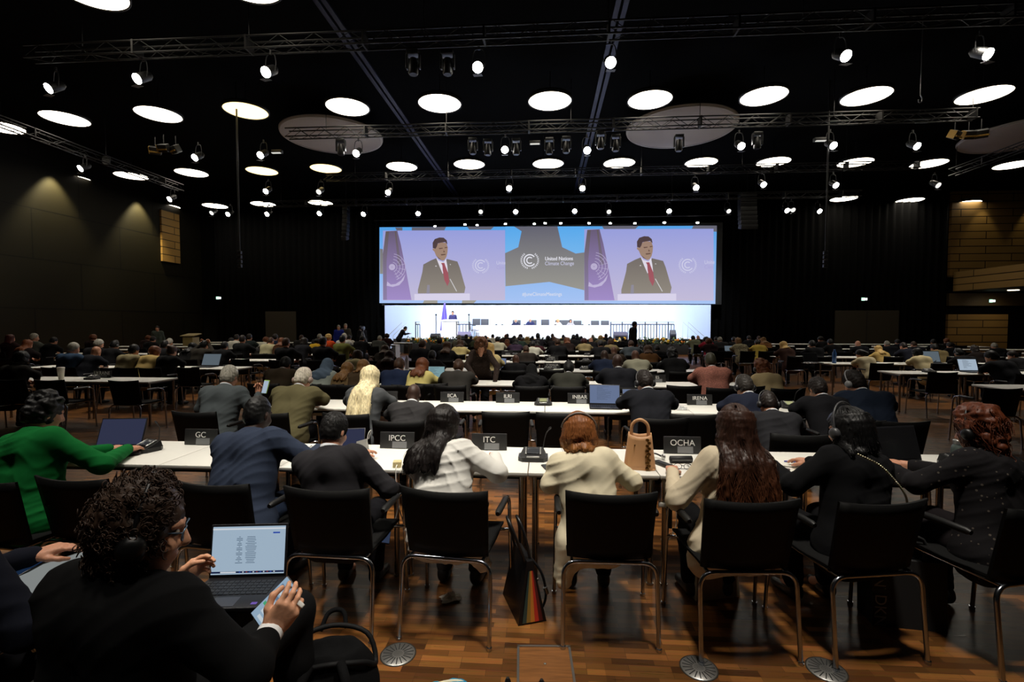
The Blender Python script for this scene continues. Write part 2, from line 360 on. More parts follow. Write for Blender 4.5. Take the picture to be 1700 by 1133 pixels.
    tr = legp(.012, .93)+[rc(hip+[-.07, 0, -.03], hip+[.07, 0, -.03], .128*w, .128*w, .05)]
    parts['trousers'] = surf(tr, max(h, .012), wrinkle)
    for an, s in feet:
        sh_ = [rc((an[0], an[1]-.03, .045), (an[0]+s*.02, an[1]+.16, .032), .040, .032, .03), rc((an[0], an[1]-.02, .08), (an[0], an[1]+.02, .06), .042, .04, .03)]
        parts['shoe%d' % (s > 0)] = surf(sh_, max(h, .012), lambda X, Y, Z, d: np.maximum(d, .004-Z))
    if S['collar']:
        n0 = neck+B@np.array([0, .0, .008]); ax = (hc+H@np.array([0, -.015, -.07])-n0); ax /= np.linalg.norm(ax); Rm = frame(np.cross(ax, [1, 0, 0]), ax); Rm = np.stack([np.cross(Rm[:, 1], ax), Rm[:, 1], ax], 1)
        th = np.linspace(0, 2*PI, 25); pr = [(.0655, -.03), (.0655, .028), (.0625, .030), (.061, .0)]
        V = np.concatenate([np.stack([r*np.cos(th)*1.02, r*np.sin(th)*1.06, np.full(25, z)+.012*np.clip(-np.sin(th)*(1 if Rm[1, 1] > 0 else -1), -1, 1)], 1) for r, z in pr]); Q = np.array([[i*25+j, i*25+j+1, (i+1)*25+j+1, (i+1)*25+j] for i in range(3) for j in range(24)])
        parts['shirt_collar'] = (V@Rm.T+n0, Q)
    # hair
    st = S['style']; HI = H.T
    def local(X, Y, Z):
        x, y, z = X-hc[0], Y-hc[1], Z-hc[2]
        return [HI[i, 0]*x+HI[i, 1]*y+HI[i, 2]*z for i in range(3)]
    def body_d(P):
        X, Y, Z = P[:, 0], P[:, 1], P[:, 2]; d = np.full(len(P), 9.)
        for p in jk+nk: d = np.minimum(d, prim_eval(p, X, Y, Z))
        return d
    def push(P, m):
        for _ in range(14):
            d = body_d(P); bad = d < m
            if not bad.any(): break
            P[bad] += (-B[:, 1]*.012)[None, :]
        return P
    def scalp(ph, el_):   # azimuth from the back, elevation; on the cranium
        vv = 1+S['vol']; return np.stack([.080*vv*np.sin(ph)*np.cos(el_), -.012-.100*vv*np.cos(ph)*np.cos(el_), .022+.104*(1+.4*S['vol'])*np.sin(el_)], -1)
    vv = 1+S['vol']; cap = [el(hd(0, -.014, .026), (.083*vv, .103*vv, .106*(1+.4*S['vol'])), H), el(hd(0, -.03, -.03), (.074, .082, .075), H)]
    hw = min(h, .009) if h < .014 else h
    if st in ('short', 'balding', 'crop'):
        g2 = -.006 if st == 'crop' else 0.
        def cut(X, Y, Z, d):
            x, y, z = local(X, Y, Z); d = d-g2*0+(-g2)
            d = np.maximum(d, (-.082+1.25*np.maximum(y+.03, 0)+.25*np.maximum(y-.03, 0))-z)
            if st == 'balding': d = np.maximum(d, .085-np.sqrt(x*x*1.1+(y-.03)**2*.8+(z-.135)**2))
            return d+np.where(np.abs(d) < .03, .0035*wob(x, y, z, 140, S['seed'])+.002*wob(x*2.2, y*2.2, z*.7, 220), 0).astype(np.float32)
        parts['hair'] = surf(cap, hw, cut)
        if S['strands']:
            N = S['strands']; ph = rs.uniform(-2.3, 2.3, N); e0 = rs.uniform(-.5, 1.45, N); d0 = scalp(ph, e0); d1 = scalp(ph*1.03, e0-.34)*1.05; mid = (d0+d1)/2*1.09; d0 = d0*.98
            t = np.linspace(0, 1, 5)[None, :, None]; L = (1-t)**2*d0[:, None]+2*t*(1-t)*mid[:, None]+t*t*d1[:, None]
            P = L@H.T+hc; parts['hair'] = join([parts['hair'], tubes(P, .0035, .0012)])
    elif st == 'curly':
        n = S.get('curls', 90); extra = S.get('cext', 0)
        ph = rs.uniform(-2.2, 2.2, n); e_ = rs.uniform(-.75-.5*extra, 1.5, n); q = scalp(ph, np.clip(e_, -.8, 1.5))*(1.05+.25*extra*rs.random((n, 1))); q[:, 2] -= np.maximum(0, -e_-.3)*.10*(1+extra)
        q = q[(q[:, 1] < .045) | (q[:, 2] > .075)]; rr = rs.uniform(.014, .026+.014*extra, len(q))
        pr = list(cap)+[el(hc+H@p, (r, r, r), None, .012) for p, r in zip(q, rr)]
        def cut(X, Y, Z, d):
            x, y, z = local(X, Y, Z); d = np.maximum(d, (-.10-.25*extra+1.25*np.maximum(y+.01, 0))-z)
            return d+np.where(np.abs(d) < .03, .005*wob(x, y, z, 120, 3.), 0).astype(np.float32)
        parts['hair'] = surf(pr, hw, cut)
        if S['strands']:
            N = S['strands']; i = rs.integers(0, len(q), N); t = np.linspace(0, 1, 14)[None, :, None]
            c0 = q[i][:, None]*(1.0+.09*np.sin(PI*t*.8))+rs.normal(0, .012, (N, 1, 3)); c0[:, :, 2] -= (.015+.06*extra)*t[..., 0]**1.5; a = rs.uniform(0, 6.28, (N, 1)); rr = rs.uniform(.007, .013, (N, 1))
            w_ = t[..., 0]*rs.uniform(4, 7, (N, 1))+a; tg = np.stack([-q[i][:, 1], q[i][:, 0], 0*q[i][:, 0]], -1); tg /= np.linalg.norm(tg, axis=1, keepdims=True)+1e-6; P = c0+(rr*np.cos(w_))[..., None]*tg[:, None]+np.stack([0*w_, 0*w_, rr*np.sin(w_)], -1)
            parts['hair'] = join([parts['hair'], tubes(P@H.T+hc, .0021 if S['h'] < .009 else .003, .0013)])
    elif st in ('long', 'bob', 'bun', 'pony'):
        Lh = S['hlen']; n = 44; ph = np.concatenate([np.linspace(-1.75, 1.75, n), np.linspace(-1.2, 1.2, n//2)]) if st in ('long', 'bob') else np.zeros(0)
        def strand(ph, jit, length, m, K=12):
            N = len(ph); out = np.zeros((N, K, 3)); es = np.linspace(1.35, -.15, 6); sw = S.get('hswing', 0.)
            for k in range(6): out[:, k] = (scalp(ph*(1-.10*k/6), np.full(N, es[k]))*(1.03+jit))@H.T+hc
            dn = np.array([0, 0, -1.]); p = out[:, 5].copy(); out_d = (scalp(ph, np.zeros(N))*[1, 1, 0])@H.T; out_d /= np.linalg.norm(out_d, axis=1, keepdims=True)
            for k in range(6, K):
                f = (k-5)/(K-6); p = p+dn*(length[:, None]/(K-6))+out_d*((.006 if f < .6 else -.010) if st == 'bob' else (.011 if S.get('wavy') else .004))+np.array([sw*.05, 0, 0]); q = p.copy()
                q = push(q, m); p[:, :2] = q[:, :2]; p[:, 2] = q[:, 2]; out[:, k] = p
                if st == 'long' and S.get('wavy'): out[:, k] += np.stack([.020*np.sin(f*8+np.floor(ph*4)*1.7)*min(1, f*2), -.006*np.abs(np.cos(f*8+np.floor(ph*4)*1.7)), 0*ph], -1)
            return out
        pr = list(cap)
        if len(ph):
            ls = np.full(len(ph), Lh)*(1+.12*np.sin(ph*7+S['seed'])); LK = strand(ph, 0., ls, .020)
            for P in LK:
                for k in range(3, 11): pr.append(rc(P[k], P[k+1], .021-.0008*k, .0205-.0009*k, .016))
        if st == 'bun': pr.append(el(hd(0, -.115, .05), (.045, .035, .045), H, .02))
        if st == 'pony':
            tp = push(np.array([hd(0, -.11, .02), hd(0, -.15, -.06), hd(0, -.15, -.16), hd(0, -.14, -.26), hd(0, -.13, -.36)]), .03)
            pr += [rc(tp[i], tp[i+1], .032-.004*i, .030-.005*i, .02) for i in range(4)]
        def cut(X, Y, Z, d):
            x, y, z = local(X, Y, Z); d = np.where(z > -.16, np.maximum(d, (-.9+.93*np.clip((y-.0)/.012, 0, 1)+.9*np.maximum(y-.012, 0)-.02)-z), d) if len(ph) else np.maximum(d, (-.085+1.25*np.maximum(y+.03, 0))-z)
            a = np.arctan2(x, -y)
            return d+np.where(np.abs(d) < .03, .0028*np.sin(a*46+z*14)+.002*np.sin(a*90-z*20), 0).astype(np.float32)
        parts['hair'] = surf(pr, hw, cut)
        if S['strands'] and len(ph):
            N = S['strands']; p2 = rs.uniform(-1.8, 1.8, N); P = strand(p2, rs.uniform(.02, .12, (N, 1)), Lh*rs.uniform(.8, 1.14, N), .026, 14)
            P[:, 6:] += np.cumsum(rs.normal(0, .0025, P[:, 6:].shape), 1); parts['hair'] = join([parts['hair'], tubes(P, .0032, .0012)])
    elif st == 'hijab':
        pr = [el(hd(0, -.012, .024), (.092, .112, .112), H), el(hd(0, -.02, -.06), (.085, .10, .11), H, .05), rc(hc+H@np.array([0, -.03, -.10]), at(.86, 0, -.03), .085, .12, .06), rc(at(.9, -.10, -.03), at(.9, .10, -.03), .088, .088, .06), rc(at(.80, -.05, -.05), at(.80, .05, -.05), .10, .10, .05)]
        def cut(X, Y, Z, d):
            x, y, z = local(X, Y, Z); d = np.maximum(d, .07-np.sqrt((x*1.05)**2+(y-.125)**2+((z+.03)*.8)**2))
            return d+np.where(np.abs(d) < .04, .006*np.sin(60*z+34*x+30*y)*np.clip(-z*8, 0, 1)+.003*wob(x, y, z, 50), 0).astype(np.float32)
        parts['headscarf'] = surf(pr, hw, cut)
    if S['hp']:
        m = MB(); R0 = .108 if st == 'curly' else (.112+.09*S['vol'] if st in ('long', 'bob') else .092)
        th = np.linspace(-.12, PI+.12, 21) if S['hpt'] < .5 else np.linspace(.3, PI-.3, 21); pts = [hd(R0*math.cos(a), -.015-math.sin(S['hpt'])*(R0+.028)*max(0, math.sin(a)), .0+math.cos(S['hpt'])*(R0+.048)*math.sin(a)) for a in th]
        tb = tubes([pts], .0085 if S['hpt'] > .5 else .0062, .0085 if S['hpt'] > .5 else .0062, 8); g3 = [tb]
        for s in ((-1, 1) if S['hpt'] < .5 else ()): g3.append(surf([el(hd(s*(R0-.002), -.008, -.02), (.022, .036, .040), H, .01), el(hd(s*(R0+.012), -.008, -.02), (.012, .028, .031), H, .01)], .007))
        parts['headphones'] = join(g3)
    if S['glasses']:
        ps = [[hd(s*.030+.025*math.cos(a), .104-.006*abs(math.cos(a)), .002+.020*math.sin(a)) for a in np.linspace(0, 2*PI, 15)] for s in (-1, 1)]
        ps2 = [[hd(s*a, b, .010) for a, b in zip(np.linspace(.052, .080, 15), np.linspace(.100, -.005, 15))] for s in (-1, 1)]
        parts['eyeglasses'] = join([tubes(ps+ps2, .0022, .0022, 6)])
    if S['eyes']: parts.update({'eye%d' % (s > 0): surf([el(hd(s*.031, .079, .003), (.0115,)*3, None, .002)], .004) for s in (-1, 1)})
    parts['_top'] = hc[2]+.13; parts['_head'] = hc
    return parts
GEO = {}
SKIN = dict(p=(196, 140, 112), t=(168, 116, 86), d=(84, 54, 40), b=(54, 36, 28))
HAIR = dict(k=(12, 11, 11), d=(30, 23, 20), b=(62, 40, 26), a=(104, 58, 32), g=(148, 144, 132), w=(196, 188, 172), y=(206, 170, 104), l=(128, 92, 52), x=(224, 206, 164))
def person(label, loc, heading, sp, skin='p', hair='d', top=(24, 24, 27), trouser=(20, 20, 24), collar=(196, 198, 200), group='people in the hall', scale=1., topkind='plain', shoe=(14, 13, 13), hpc=(14, 14, 15), cache=True, scarf=(90, 104, 120), topname=None, tip=None):
    key = repr(sorted(sp.items(), key=lambda t: t[0]))
    if key not in GEO:
        g = person_geo(sp); GEO[key] = {k: (np_mesh(k, *v) if k[0] != '_' else v) for k, v in g.items()}
    g = GEO[key]
    root = empty('person', loc, -rad(heading), label, 'person', group, scale)
    hcol = HAIR[hair] if isinstance(hair, str) else hair
    mm = dict(body=skinm(SKIN[skin] if isinstance(skin, str) else skin), jacket=cloth(tuple(top), topkind), trousers=cloth(tuple(trouser)), shoe=mat('shoe_%d' % shoe[0], shoe, .4), shirt_collar=cloth(tuple(collar)), hair=hairm(tuple(hcol)), headscarf=cloth(tuple(scarf)), headphones=mat('headphone_%d' % hpc[0], hpc, .4), eyeglasses=mat('spectacle_frame', (90, 110, 130), .3, metal=.6), eye=mat('eye_white', (150, 140, 130), .2))
    if tip: mm['hair'] = hairtip(tuple(hcol), *tip)
    for k, me in g.items():
        if k[0] == '_': continue
        link(topname if (topname and k == 'jacket') else k.rstrip('01'), me, mm[k.rstrip('01')], root)
    return root
# ------------------------------------------------------------------ the hall
XL, XR, YB, YR, ZC = -24.5, 34.0, 33.0, -6.0, 10.4
def floor_mat():
    m = mat('parquet', (120, 76, 38), .32, spec=.35); nt = m.node_tree; b = nt.nodes['Principled BSDF']; L = nt.links.new
    tc = nt.nodes.new('ShaderNodeTexCoord'); br = nt.nodes.new('ShaderNodeTexBrick')
    br.inputs['Scale'].default_value = 1; br.inputs['Brick Width'].default_value = .21; br.inputs['Row Height'].default_value = .042; br.inputs['Mortar Size'].default_value = .0008; br.inputs['Bias'].default_value = 0
    br.inputs['Color1'].default_value = (*lin((60, 36, 16)), 1); br.inputs['Color2'].default_value = (*lin((132, 86, 42)), 1); br.inputs['Mortar'].default_value = (*lin((44, 26, 12)), 1); br.offset = .37; br.offset_frequency = 3
    L(tc.outputs['Object'], br.inputs['Vector'])
    b2 = nt.nodes.new('ShaderNodeTexBrick'); b2.inputs['Scale'].default_value = 1; b2.inputs['Brick Width'].default_value = .6; b2.inputs['Row Height'].default_value = .48; b2.offset = .5; b2.inputs['Mortar Size'].default_value = 0
    b2.inputs['Color1'].default_value = (.72, .70, .68, 1); b2.inputs['Color2'].default_value = (1.12, 1.1, 1.08, 1); L(tc.outputs['Object'], b2.inputs['Vector'])
    mp = nt.nodes.new('ShaderNodeMapping'); mp.inputs['Scale'].default_value = (3, 60, 3); n = nt.nodes.new('ShaderNodeTexNoise'); n.inputs['Scale'].default_value = 1.5; n.inputs['Detail'].default_value = 5
    L(tc.outputs['Object'], mp.inputs[0]); L(mp.outputs[0], n.inputs['Vector'])
    x1 = nt.nodes.new('ShaderNodeMix'); x1.data_type = 'RGBA'; x1.blend_type = 'MULTIPLY'; x1.inputs['Factor'].default_value = 1; L(br.outputs['Color'], x1.inputs[6]); L(b2.outputs['Color'], x1.inputs[7])
    x2 = nt.nodes.new('ShaderNodeMix'); x2.data_type = 'RGBA'; x2.blend_type = 'OVERLAY'; x2.inputs['Factor'].default_value = .35; L(x1.outputs[2], x2.inputs[6]); L(n.outputs['Color'], x2.inputs[7]); L(x2.outputs[2], b.inputs['Base Color'])
    mr = nt.nodes.new('ShaderNodeMapRange'); mr.inputs['To Min'].default_value = .2; mr.inputs['To Max'].default_value = .42; L(n.outputs['Fac'], mr.inputs['Value']); L(mr.outputs[0], b.inputs['Roughness'])
    bp = nt.nodes.new('ShaderNodeBump'); bp.inputs['Strength'].default_value = .12; bp.inputs['Distance'].default_value = .004; L(br.outputs['Fac'], bp.inputs['Height']); L(bp.outputs[0], b.inputs['Normal'])
    return m
def panel_mat(name, c1, rows, width, rough=.45):
    m = mat(name, c1, rough, spec=.12 if 'olive' in name else .4); nt = m.node_tree; b = nt.nodes['Principled BSDF']; tc = nt.nodes.new('ShaderNodeTexCoord'); br = nt.nodes.new('ShaderNodeTexBrick'); mp = nt.nodes.new('ShaderNodeMapping')
    mp.inputs['Rotation'].default_value = (PI/2, 0, 0) if not name.endswith('side') else (PI/2, 0, PI/2)
    br.inputs['Scale'].default_value = 1; br.inputs['Row Height'].default_value = rows; br.inputs['Brick Width'].default_value = width; br.inputs['Mortar Size'].default_value = .025; br.inputs['Mortar Smooth'].default_value = 0
    br.inputs['Color1'].default_value = (*lin(c1), 1); br.inputs['Color2'].default_value = (*[v*.82 for v in lin(c1)], 1); br.inputs['Mortar'].default_value = (*[v*.06 for v in lin(c1)], 1)
    if name.endswith('side'):
        sp = nt.nodes.new('ShaderNodeSeparateXYZ'); cb = nt.nodes.new('ShaderNodeCombineXYZ'); nt.links.new(tc.outputs['Object'], sp.inputs[0]); nt.links.new(sp.outputs['Y'], cb.inputs['X']); nt.links.new(sp.outputs['Z'], cb.inputs['Y']); nt.links.new(cb.outputs[0], br.inputs['Vector'])
    else:
        sp = nt.nodes.new('ShaderNodeSeparateXYZ'); cb = nt.nodes.new('ShaderNodeCombineXYZ'); nt.links.new(tc.outputs['Object'], sp.inputs[0]); nt.links.new(sp.outputs['X'], cb.inputs['X']); nt.links.new(sp.outputs['Z'], cb.inputs['Y']); nt.links.new(cb.outputs[0], br.inputs['Vector'])
    nt.links.new(br.outputs['Color'], b.inputs['Base Color']); return m
def struct(name, mb, m, label=None): o = mb.build(name, m); return tag(o, label, None, None, 'structure')
CURT = mat('black_curtain', (4, 4, 4), .95, spec=.1); CEIL = mat('black_ceiling', (6, 6, 6), .95, spec=.05, bump=.4, bscale=3, stretch=(.3, 12, 1))
struct('floor', MB().box(((XL+XR)/2, (YB+YR)/2, -.1), (XR-XL+2, YB-YR+2, .2)), floor_mat(), 'brown mosaic parquet floor of the conference hall')
struct('ceiling', MB().box(((XL+XR)/2, (YB+YR)/2, ZC+.1), (XR-XL+2, YB-YR+2, .2)), CEIL, 'black ceiling of the hall')
def pleat(x0, x1, y, z0, z1, n): return lambda a, b: (x0+(x1-x0)*a, y+.08*math.sin(a*n*2*PI), z0+(z1-z0)*b)
struct('wall_back', MB().box((4.75, YB+.15, 5.2), (60, .2, 10.6)), CURT, 'black back wall behind the stage')
CP = lambda x, y, z: None
struct('wall_left', MB().box((XL-.1, 13.5, 5.2), (.2, 39, 10.6)), panel_mat('olive_panel_side', (20, 18, 10), 2.4, 4.8, .6), 'dark olive panelled wall on the left of the hall')
struct('wall_right', MB().box((XR+.1, 13.5, 5.2), (.2, 39, 10.6)), mat('dark_wall', (34, 31, 26), .7), 'dark wall behind the balcony')
struct('wall_rear', MB().box((4.75, YR-.1, 5.2), (60, .2, 10.6)), mat('dark_wall', (34, 31, 26), .7), 'dark wall behind the audience')
for nm, lb, x0, x1 in (('stage_curtain', 'black pleated curtain hanging left of the stage backdrop', -23.2, -10.9), ('stage_curtain', 'black pleated curtain hanging right of the stage backdrop', 10.9, 25.4)):
    mb = MB(); n = int((x1-x0)/.45); mb.grid(pleat(x0, x1, YB-.4, .02, 9.6, n), n*8, 1); o = mb.build(nm, CURT); s_ = o.modifiers.new('thick', 'SOLIDIFY'); s_.thickness = .02
    tag(o, lb, 'curtain', 'stage curtains')
WOODS = panel_mat('ochre_wood_side', (150, 118, 66), .47, 3.2); WOOD = panel_mat('ochre_wood', (150, 118, 66), .47, 3.1)
tag(MB().box((XL+.06, 30.1, 7.3), (.12, 1.5, 3.3)).build('wall_panel', WOODS), 'upright ochre wood panel high on the left wall', 'wall panel', kind='structure')
# right end of the hall: wood walls and a balcony with its slatted front
struct('wall_balcony_upper', MB().box((29.9, YB-.1, 7.35), (8.2, .2, 5.4)), WOOD, 'ochre wood plank wall above the balcony')
struct('wall_balcony_lower', MB().box((27.6, YB-.1, 1.1), (3.6, .2, 2.3)), WOOD, 'ochre wood plank wall under the balcony')
struct('trim_1', MB().box((29.9, YB-.12, 3.2), (8.2, .22, .8)), mat('dull_wood', (84, 68, 40), .6), 'dull wood band under the balcony')
bal = empty('balcony', (26, 17.8, 3.7), 0, 'balcony with ochre slatted front along the right side', 'balcony')
MB().box((.06, 5, .62), (.14, 19.9, 1.24)).build('balcony_front', panel_mat('ochre_front_side', (138, 110, 64), .42, 9.), bal)
MB().box((4.0, 5, .06), (7.8, 19.9, .12)).build('balcony_floor', mat('dark_wall', (34, 31, 26), .7), bal)
for k in range(4): tag(MB().cyl((28.2, 31.2-2.4*k, 3.66), (28.2, 31.2-2.4*k, 3.70), .26, n=20).build('ceiling_light', emit('warm_disc', (255, 240, 205), 4.)), '%s small round light under the balcony counted from the wood wall' % ['first', 'second', 'third', 'fourth'][k], 'ceiling light', 'lights under the balcony')
dr = MB(); dr.box((20.6, YB-.52, 1.25), (3.9, .08, 2.5)); o = struct('door_1', dr, mat('olive_door', (46, 41, 28), .7), 'wide dark olive double door right of the stage')
dk = MB(); dk.box((0, 0, 0), (.05, .03, 2.4)); dk.build('door_seam', mat('dark_wall', (34, 31, 26), .7), o, (20.6, YB-.57, 1.25))
struct('door_2', MB().box((-18.4, YB-.52, 1.25), (2.2, .08, 2.5)), MATS['olive_door'], 'dark olive door left of the stage')
EXG = emit('exit_green', (170, 240, 205), 2.2); EXW = emit('exit_white', (235, 255, 245), 3.)
def exit_sign(u, v, y, label):
    p = on_y(u, v, y); r = empty('exit_sign', p, 0, label, 'exit sign', 'lit exit signs')
    MB().box((0, 0, 0), (.40, .06, .22), bev=.01).build('sign_box', BLACKP(), r); MB().box((-.06, -.034, 0), (.2, .01, .18)).build('sign_face', EXG, r)
    a = MB(); a.ball((-.02, -.045, .055), .018, n=8); a.tube([(-.03, -.045, .03), (-.05, -.045, -.02), (-.02, -.045, -.07)], .012, 6); a.tube([(-.05, -.045, -.02), (-.1, -.045, -.06)], .012, 6); a.box((.12, -.034, 0), (.14, .01, .14)); a.build('running_figure', EXW, r)
exit_sign(363, 495, YB-.62, 'small lit exit sign on the black curtain left of the stage')
exit_sign(1434, 497, YB-.62, 'small lit exit sign on the black curtain right of the stage')
exit_sign(1646, 500, YB-.62+.4, 'small lit exit sign on the wall under the balcony')
# ceiling joints: two steel double strips running towards the stage
STRIP = mat('steel_screen_tint', (27, 30, 56), .5, metal=.3)  # blue cast of the screen's light is put into the steel colour
for i, x in enumerate((-6.05, 2.05)):
    mb = MB(); mb.box((x-.11, 13.5, ZC-.03), (.14, 38.5, .06)); mb.box((x+.11, 13.5, ZC-.03), (.14, 38.5, .06)); struct('trim_%d' % (i+2), mb, STRIP, 'double steel strip along the ceiling, %s one' % ('left', 'right')[i])
# glowing discs
ZD = 9.4
RIM = mat('olive_black_rim', (30, 28, 20), .5)
def ordinal(i): return ['first', 'second', 'third', 'fourth', 'fifth', 'sixth', 'seventh', 'eighth', 'ninth', 'tenth', 'eleventh', 'twelfth', '13th', '14th', '15th', '16th', '17th', '18th', '19th', '20th', '21st', '22nd', '23rd', '24th', '25th', '26th', '27th', '28th', '29th', '30th', '31st', '32nd', '33rd', '34th', '35th', '36th', '37th', '38th', '39th', '40th'][i]
mb = MB(); mb.lathe([(.0, .10), (.775, .10), (.775, -.02), (.735, -.02), (.735, .03)], 48); RIMM = mb.mesh('rim')
mb = MB(); mb.lathe([(0, 0), (.735, 0)], 48); mb.f = [f[::-1] for f in mb.f]; DIFM = bpy.data.meshes.new('diffuser'); DIFM.from_pydata([(.735*math.cos(2*PI*j/48), .735*math.sin(2*PI*j/48), 0) for j in range(48)], [], [list(range(48))[::-1]])
DISC_ROWS = {'row overhead nearest the camera': [(148, -17), (410, -30)], 'long near row': [(2, 211), (108, 197), (263, 190), (408, 184), (577, 178), (730, 172), (913, 168), (1079, 166), (1268, 160), (1438, 160), (1633, 158)],
 'middle row': [(121, 296), (218, 292), (318, 287), (435, 284), (541, 280), (667, 277), (779, 273), (910, 272), (1028, 271), (1164, 270), (1284, 269), (1420, 270), (1542, 272), (1682, 274)],
 'far row': [(277, 343), (357, 342), (437, 339), (532, 337), (1401, 330), (1510, 333), (1604, 337)]}
WARM = [emit('disc_white', (255, 243, 222), 9.), emit('disc_warm', (255, 222, 150), 3.2)]
yellow = {(408, 184), (148, 3), (541, 280), (435, 284)}
for rn, L in DISC_ROWS.items():
    for i, (u, v) in enumerate(L):
        p = on_z(u, v, ZD); r = empty('ceiling_disc_light', p, 0, '%s glowing round ceiling light from the left in the %s' % (ordinal(i), rn), 'ceiling light', 'glowing ceiling discs')
        link('rim', RIMM, RIM, r); link('diffuser', DIFM, WARM[(u, v) in yellow], r); MB().cyl((0, 0, .1), (0, 0, ZC-ZD), .015, n=6).build('hanger', BLACKP(), r)
# big grey sound reflectors
GREY = mat('reflector_grey', (184, 172, 158), .7)
for (u, v, d, lb) in ((552, 228, 4.2, 'large grey round ceiling panel left of centre'), (1130, 215, 4.4, 'large grey round ceiling panel right of centre'), (1702, 226, 4.4, 'large grey round ceiling panel at the right edge')):
    p = on_z(u, v, 9.7); r = empty('ceiling_panel', p, 0, lb, 'ceiling panel', 'grey round ceiling panels')
    mb = MB(); mb.lathe([(0, 0), (d/2-.12, 0), (d/2, .05), (d/2, .10), (0, .10)], 64); mb.build('panel', GREY, r); mb = MB(); mb.lathe([(d/2-.10, -.005), (d/2-.02, -.005), (d/2-.02, .02)], 64); mb.build('rim', mat('reflector_rim', (190, 180, 166), .6), r)
    for k in range(3): MB().cyl((d*.35*math.cos(k*2.1), d*.35*math.sin(k*2.1), .1), (d*.35*math.cos(k*2.1), d*.35*math.sin(k*2.1), .7), .02, n=6).build('hanger', BLACKP(), r)
# trusses
TR = mat('truss_metal', (17, 16, 14), .5, metal=.3)
def truss(a, b, label, s=.30):
    a, b = np.array(a, float), np.array(b, float); L = np.linalg.norm(b-a); r = empty('lighting_truss', a, math.atan2(b[1]-a[1], b[0]-a[0]), label, 'truss', 'lighting trusses')
    for y in (-s/2, s/2):
        for z in (-s/2, s/2): MB().tube([(0, y, z), (L, y, z)], .024, 6).build('chord', TR, r)
    mb = MB(); n = int(L/.45)
    for k in range(n):
        x0, x1 = L*k/n, L*(k+1)/n; q = -1 if k % 2 else 1
        for y in (-s/2, s/2): mb.tube([(x0, y, -q*s/2), (x1, y, q*s/2)], .010, 4, cap=False)
        mb.tube([(x0, -q*s/2, -s/2), (x1, q*s/2, -s/2)], .010, 4, cap=False)
    for x in np.arange(0, L, 3.0): mb.box((x, 0, 0), (.05, s+.05, s+.05)) if x else None
    mb.build('bracing', TR, r)
    for x in np.arange(1.5, L, 4.5): MB().cyl((x, 0, s/2), (x, 0, ZC-a[2]), .012, n=5).build('hanging_cable', BLACKP(), r)
    return r
truss((-13.5, 12.0, 8.75), (13, 12.0, 8.75), 'black lighting truss across the hall nearest the camera')
truss((-9.6, 17.6, 8.75), (14.5, 17.6, 8.75), 'black lighting truss crossing in front of the grey round panels')
truss((-10.6, 22.8, 8.7), (16.5, 22.8, 8.7), 'black lighting truss over the middle of the hall behind the second spotlights')
truss((-17, 27.6, 8.7), (17, 27.6, 8.7), 'black lighting truss nearest the screen')
truss((-18.6, 13.5, 8.6), (-18.6, 23.7, 8.6), 'black lighting truss running lengthwise on the left')
truss((18.6, 13.0, 8.6), (18.6, 23.7, 8.6), 'black lighting truss running lengthwise on the right')
# spotlights
LENS = emit('spot_lens', (255, 252, 245), 40.); DIM = emit('spot_lens_dim', (230, 230, 225), 1.2); FIX = mat('fixture_black', (11, 11, 11), .5); FLAP = mat('flap_grey', (88, 88, 87), .5)
def spot_meshes():
    # lens centre at origin, axis tilted towards -Y and down
    A = Rx(rad(36))      # local -y (beam) tilted down
    def tr(mb):
        mb.v = [tuple(A@np.array(p)) for p in mb.v]; return mb
    b = MB(); b.tube([(0, .02, 0), (0, .10, 0), (0, .34, 0), (0, .42, 0)], [.125, .13, .12, .07], 18); tr(b)
    l = MB(); l.tube([(0, -.01, 0), (0, .02, 0)], [.128, .128], 20); tr(l)
    f = MB(); f.box((0, -.10, -.155), (.22, .17, .008), R=Rx(rad(-28))); tr(f); f2 = MB(); f2.box((0, -.1, .155), (.22, .17, .008), R=Rx(rad(28))); tr(f2)
    y = MB(); y.tube(smooth_path([(-.15, .16, .10), (-.165, .17, .3), (-.12, .17, .50), (0, .17, .54), (.12, .17, .50), (.165, .17, .3), (.15, .16, .10)]), .013, 6); y.cyl((0, .17, .52), (0, .17, .64), .03, n=8)
    return b.mesh('can'), l.mesh('lens'), f.mesh('barn_door'), y.mesh('yoke'), f2.mesh('barn_door')
SPM = spot_meshes()
SPOTS = {'the nearest truss': (8.05, [(80, 147), (227, 131), (441, 120), (793, 112), (1014, 104), (1405, 93), (1641, 90)]),
 'the second row': (8.05, [(133, 280), (323, 262), (432, 258), (591, 255), (838, 249), (975, 250), (1231, 243), (1384, 242), (1523, 243)]),
 'the third row': (8.0, [(281, 331), (441, 318), (529, 319), (644, 320), (845, 313), (967, 313), (1156, 312), (1268, 307), (1388, 308), (1558, 308)]),
 'the row before the screen': (8.0, [(351, 354), (378, 356), (443, 356), (530, 355), (603, 356), (694, 355), (798, 352), (856, 352), (954, 351), (1011, 352), (1111, 351), (1210, 351), (1307, 350), (1317, 349), (1361, 351)])}
dims = {(798, 352), (1011, 352), (1210, 351), (351, 354), (1558, 308), (1317, 349), (529, 319)}
for rn, (z, L) in SPOTS.items():
    for i, (u, v) in enumerate(L):
        p = on_z(u, v, z); r = empty('stage_spotlight', p, rad((u-905)*.03), '%s spotlight from the left on %s' % (ordinal(i), rn), 'spotlight', 'hanging spotlights')
        link('can', SPM[0], FIX, r); tag(link('lens', SPM[1], DIM if (u, v) in dims else LENS, r), 'bright lens'); link('barn_door', SPM[2], FLAP, r); link('yoke', SPM[3], FIX, r)
p0 = on_y(632, 371, 30.6); p1 = on_y(1188, 369, 30.6)
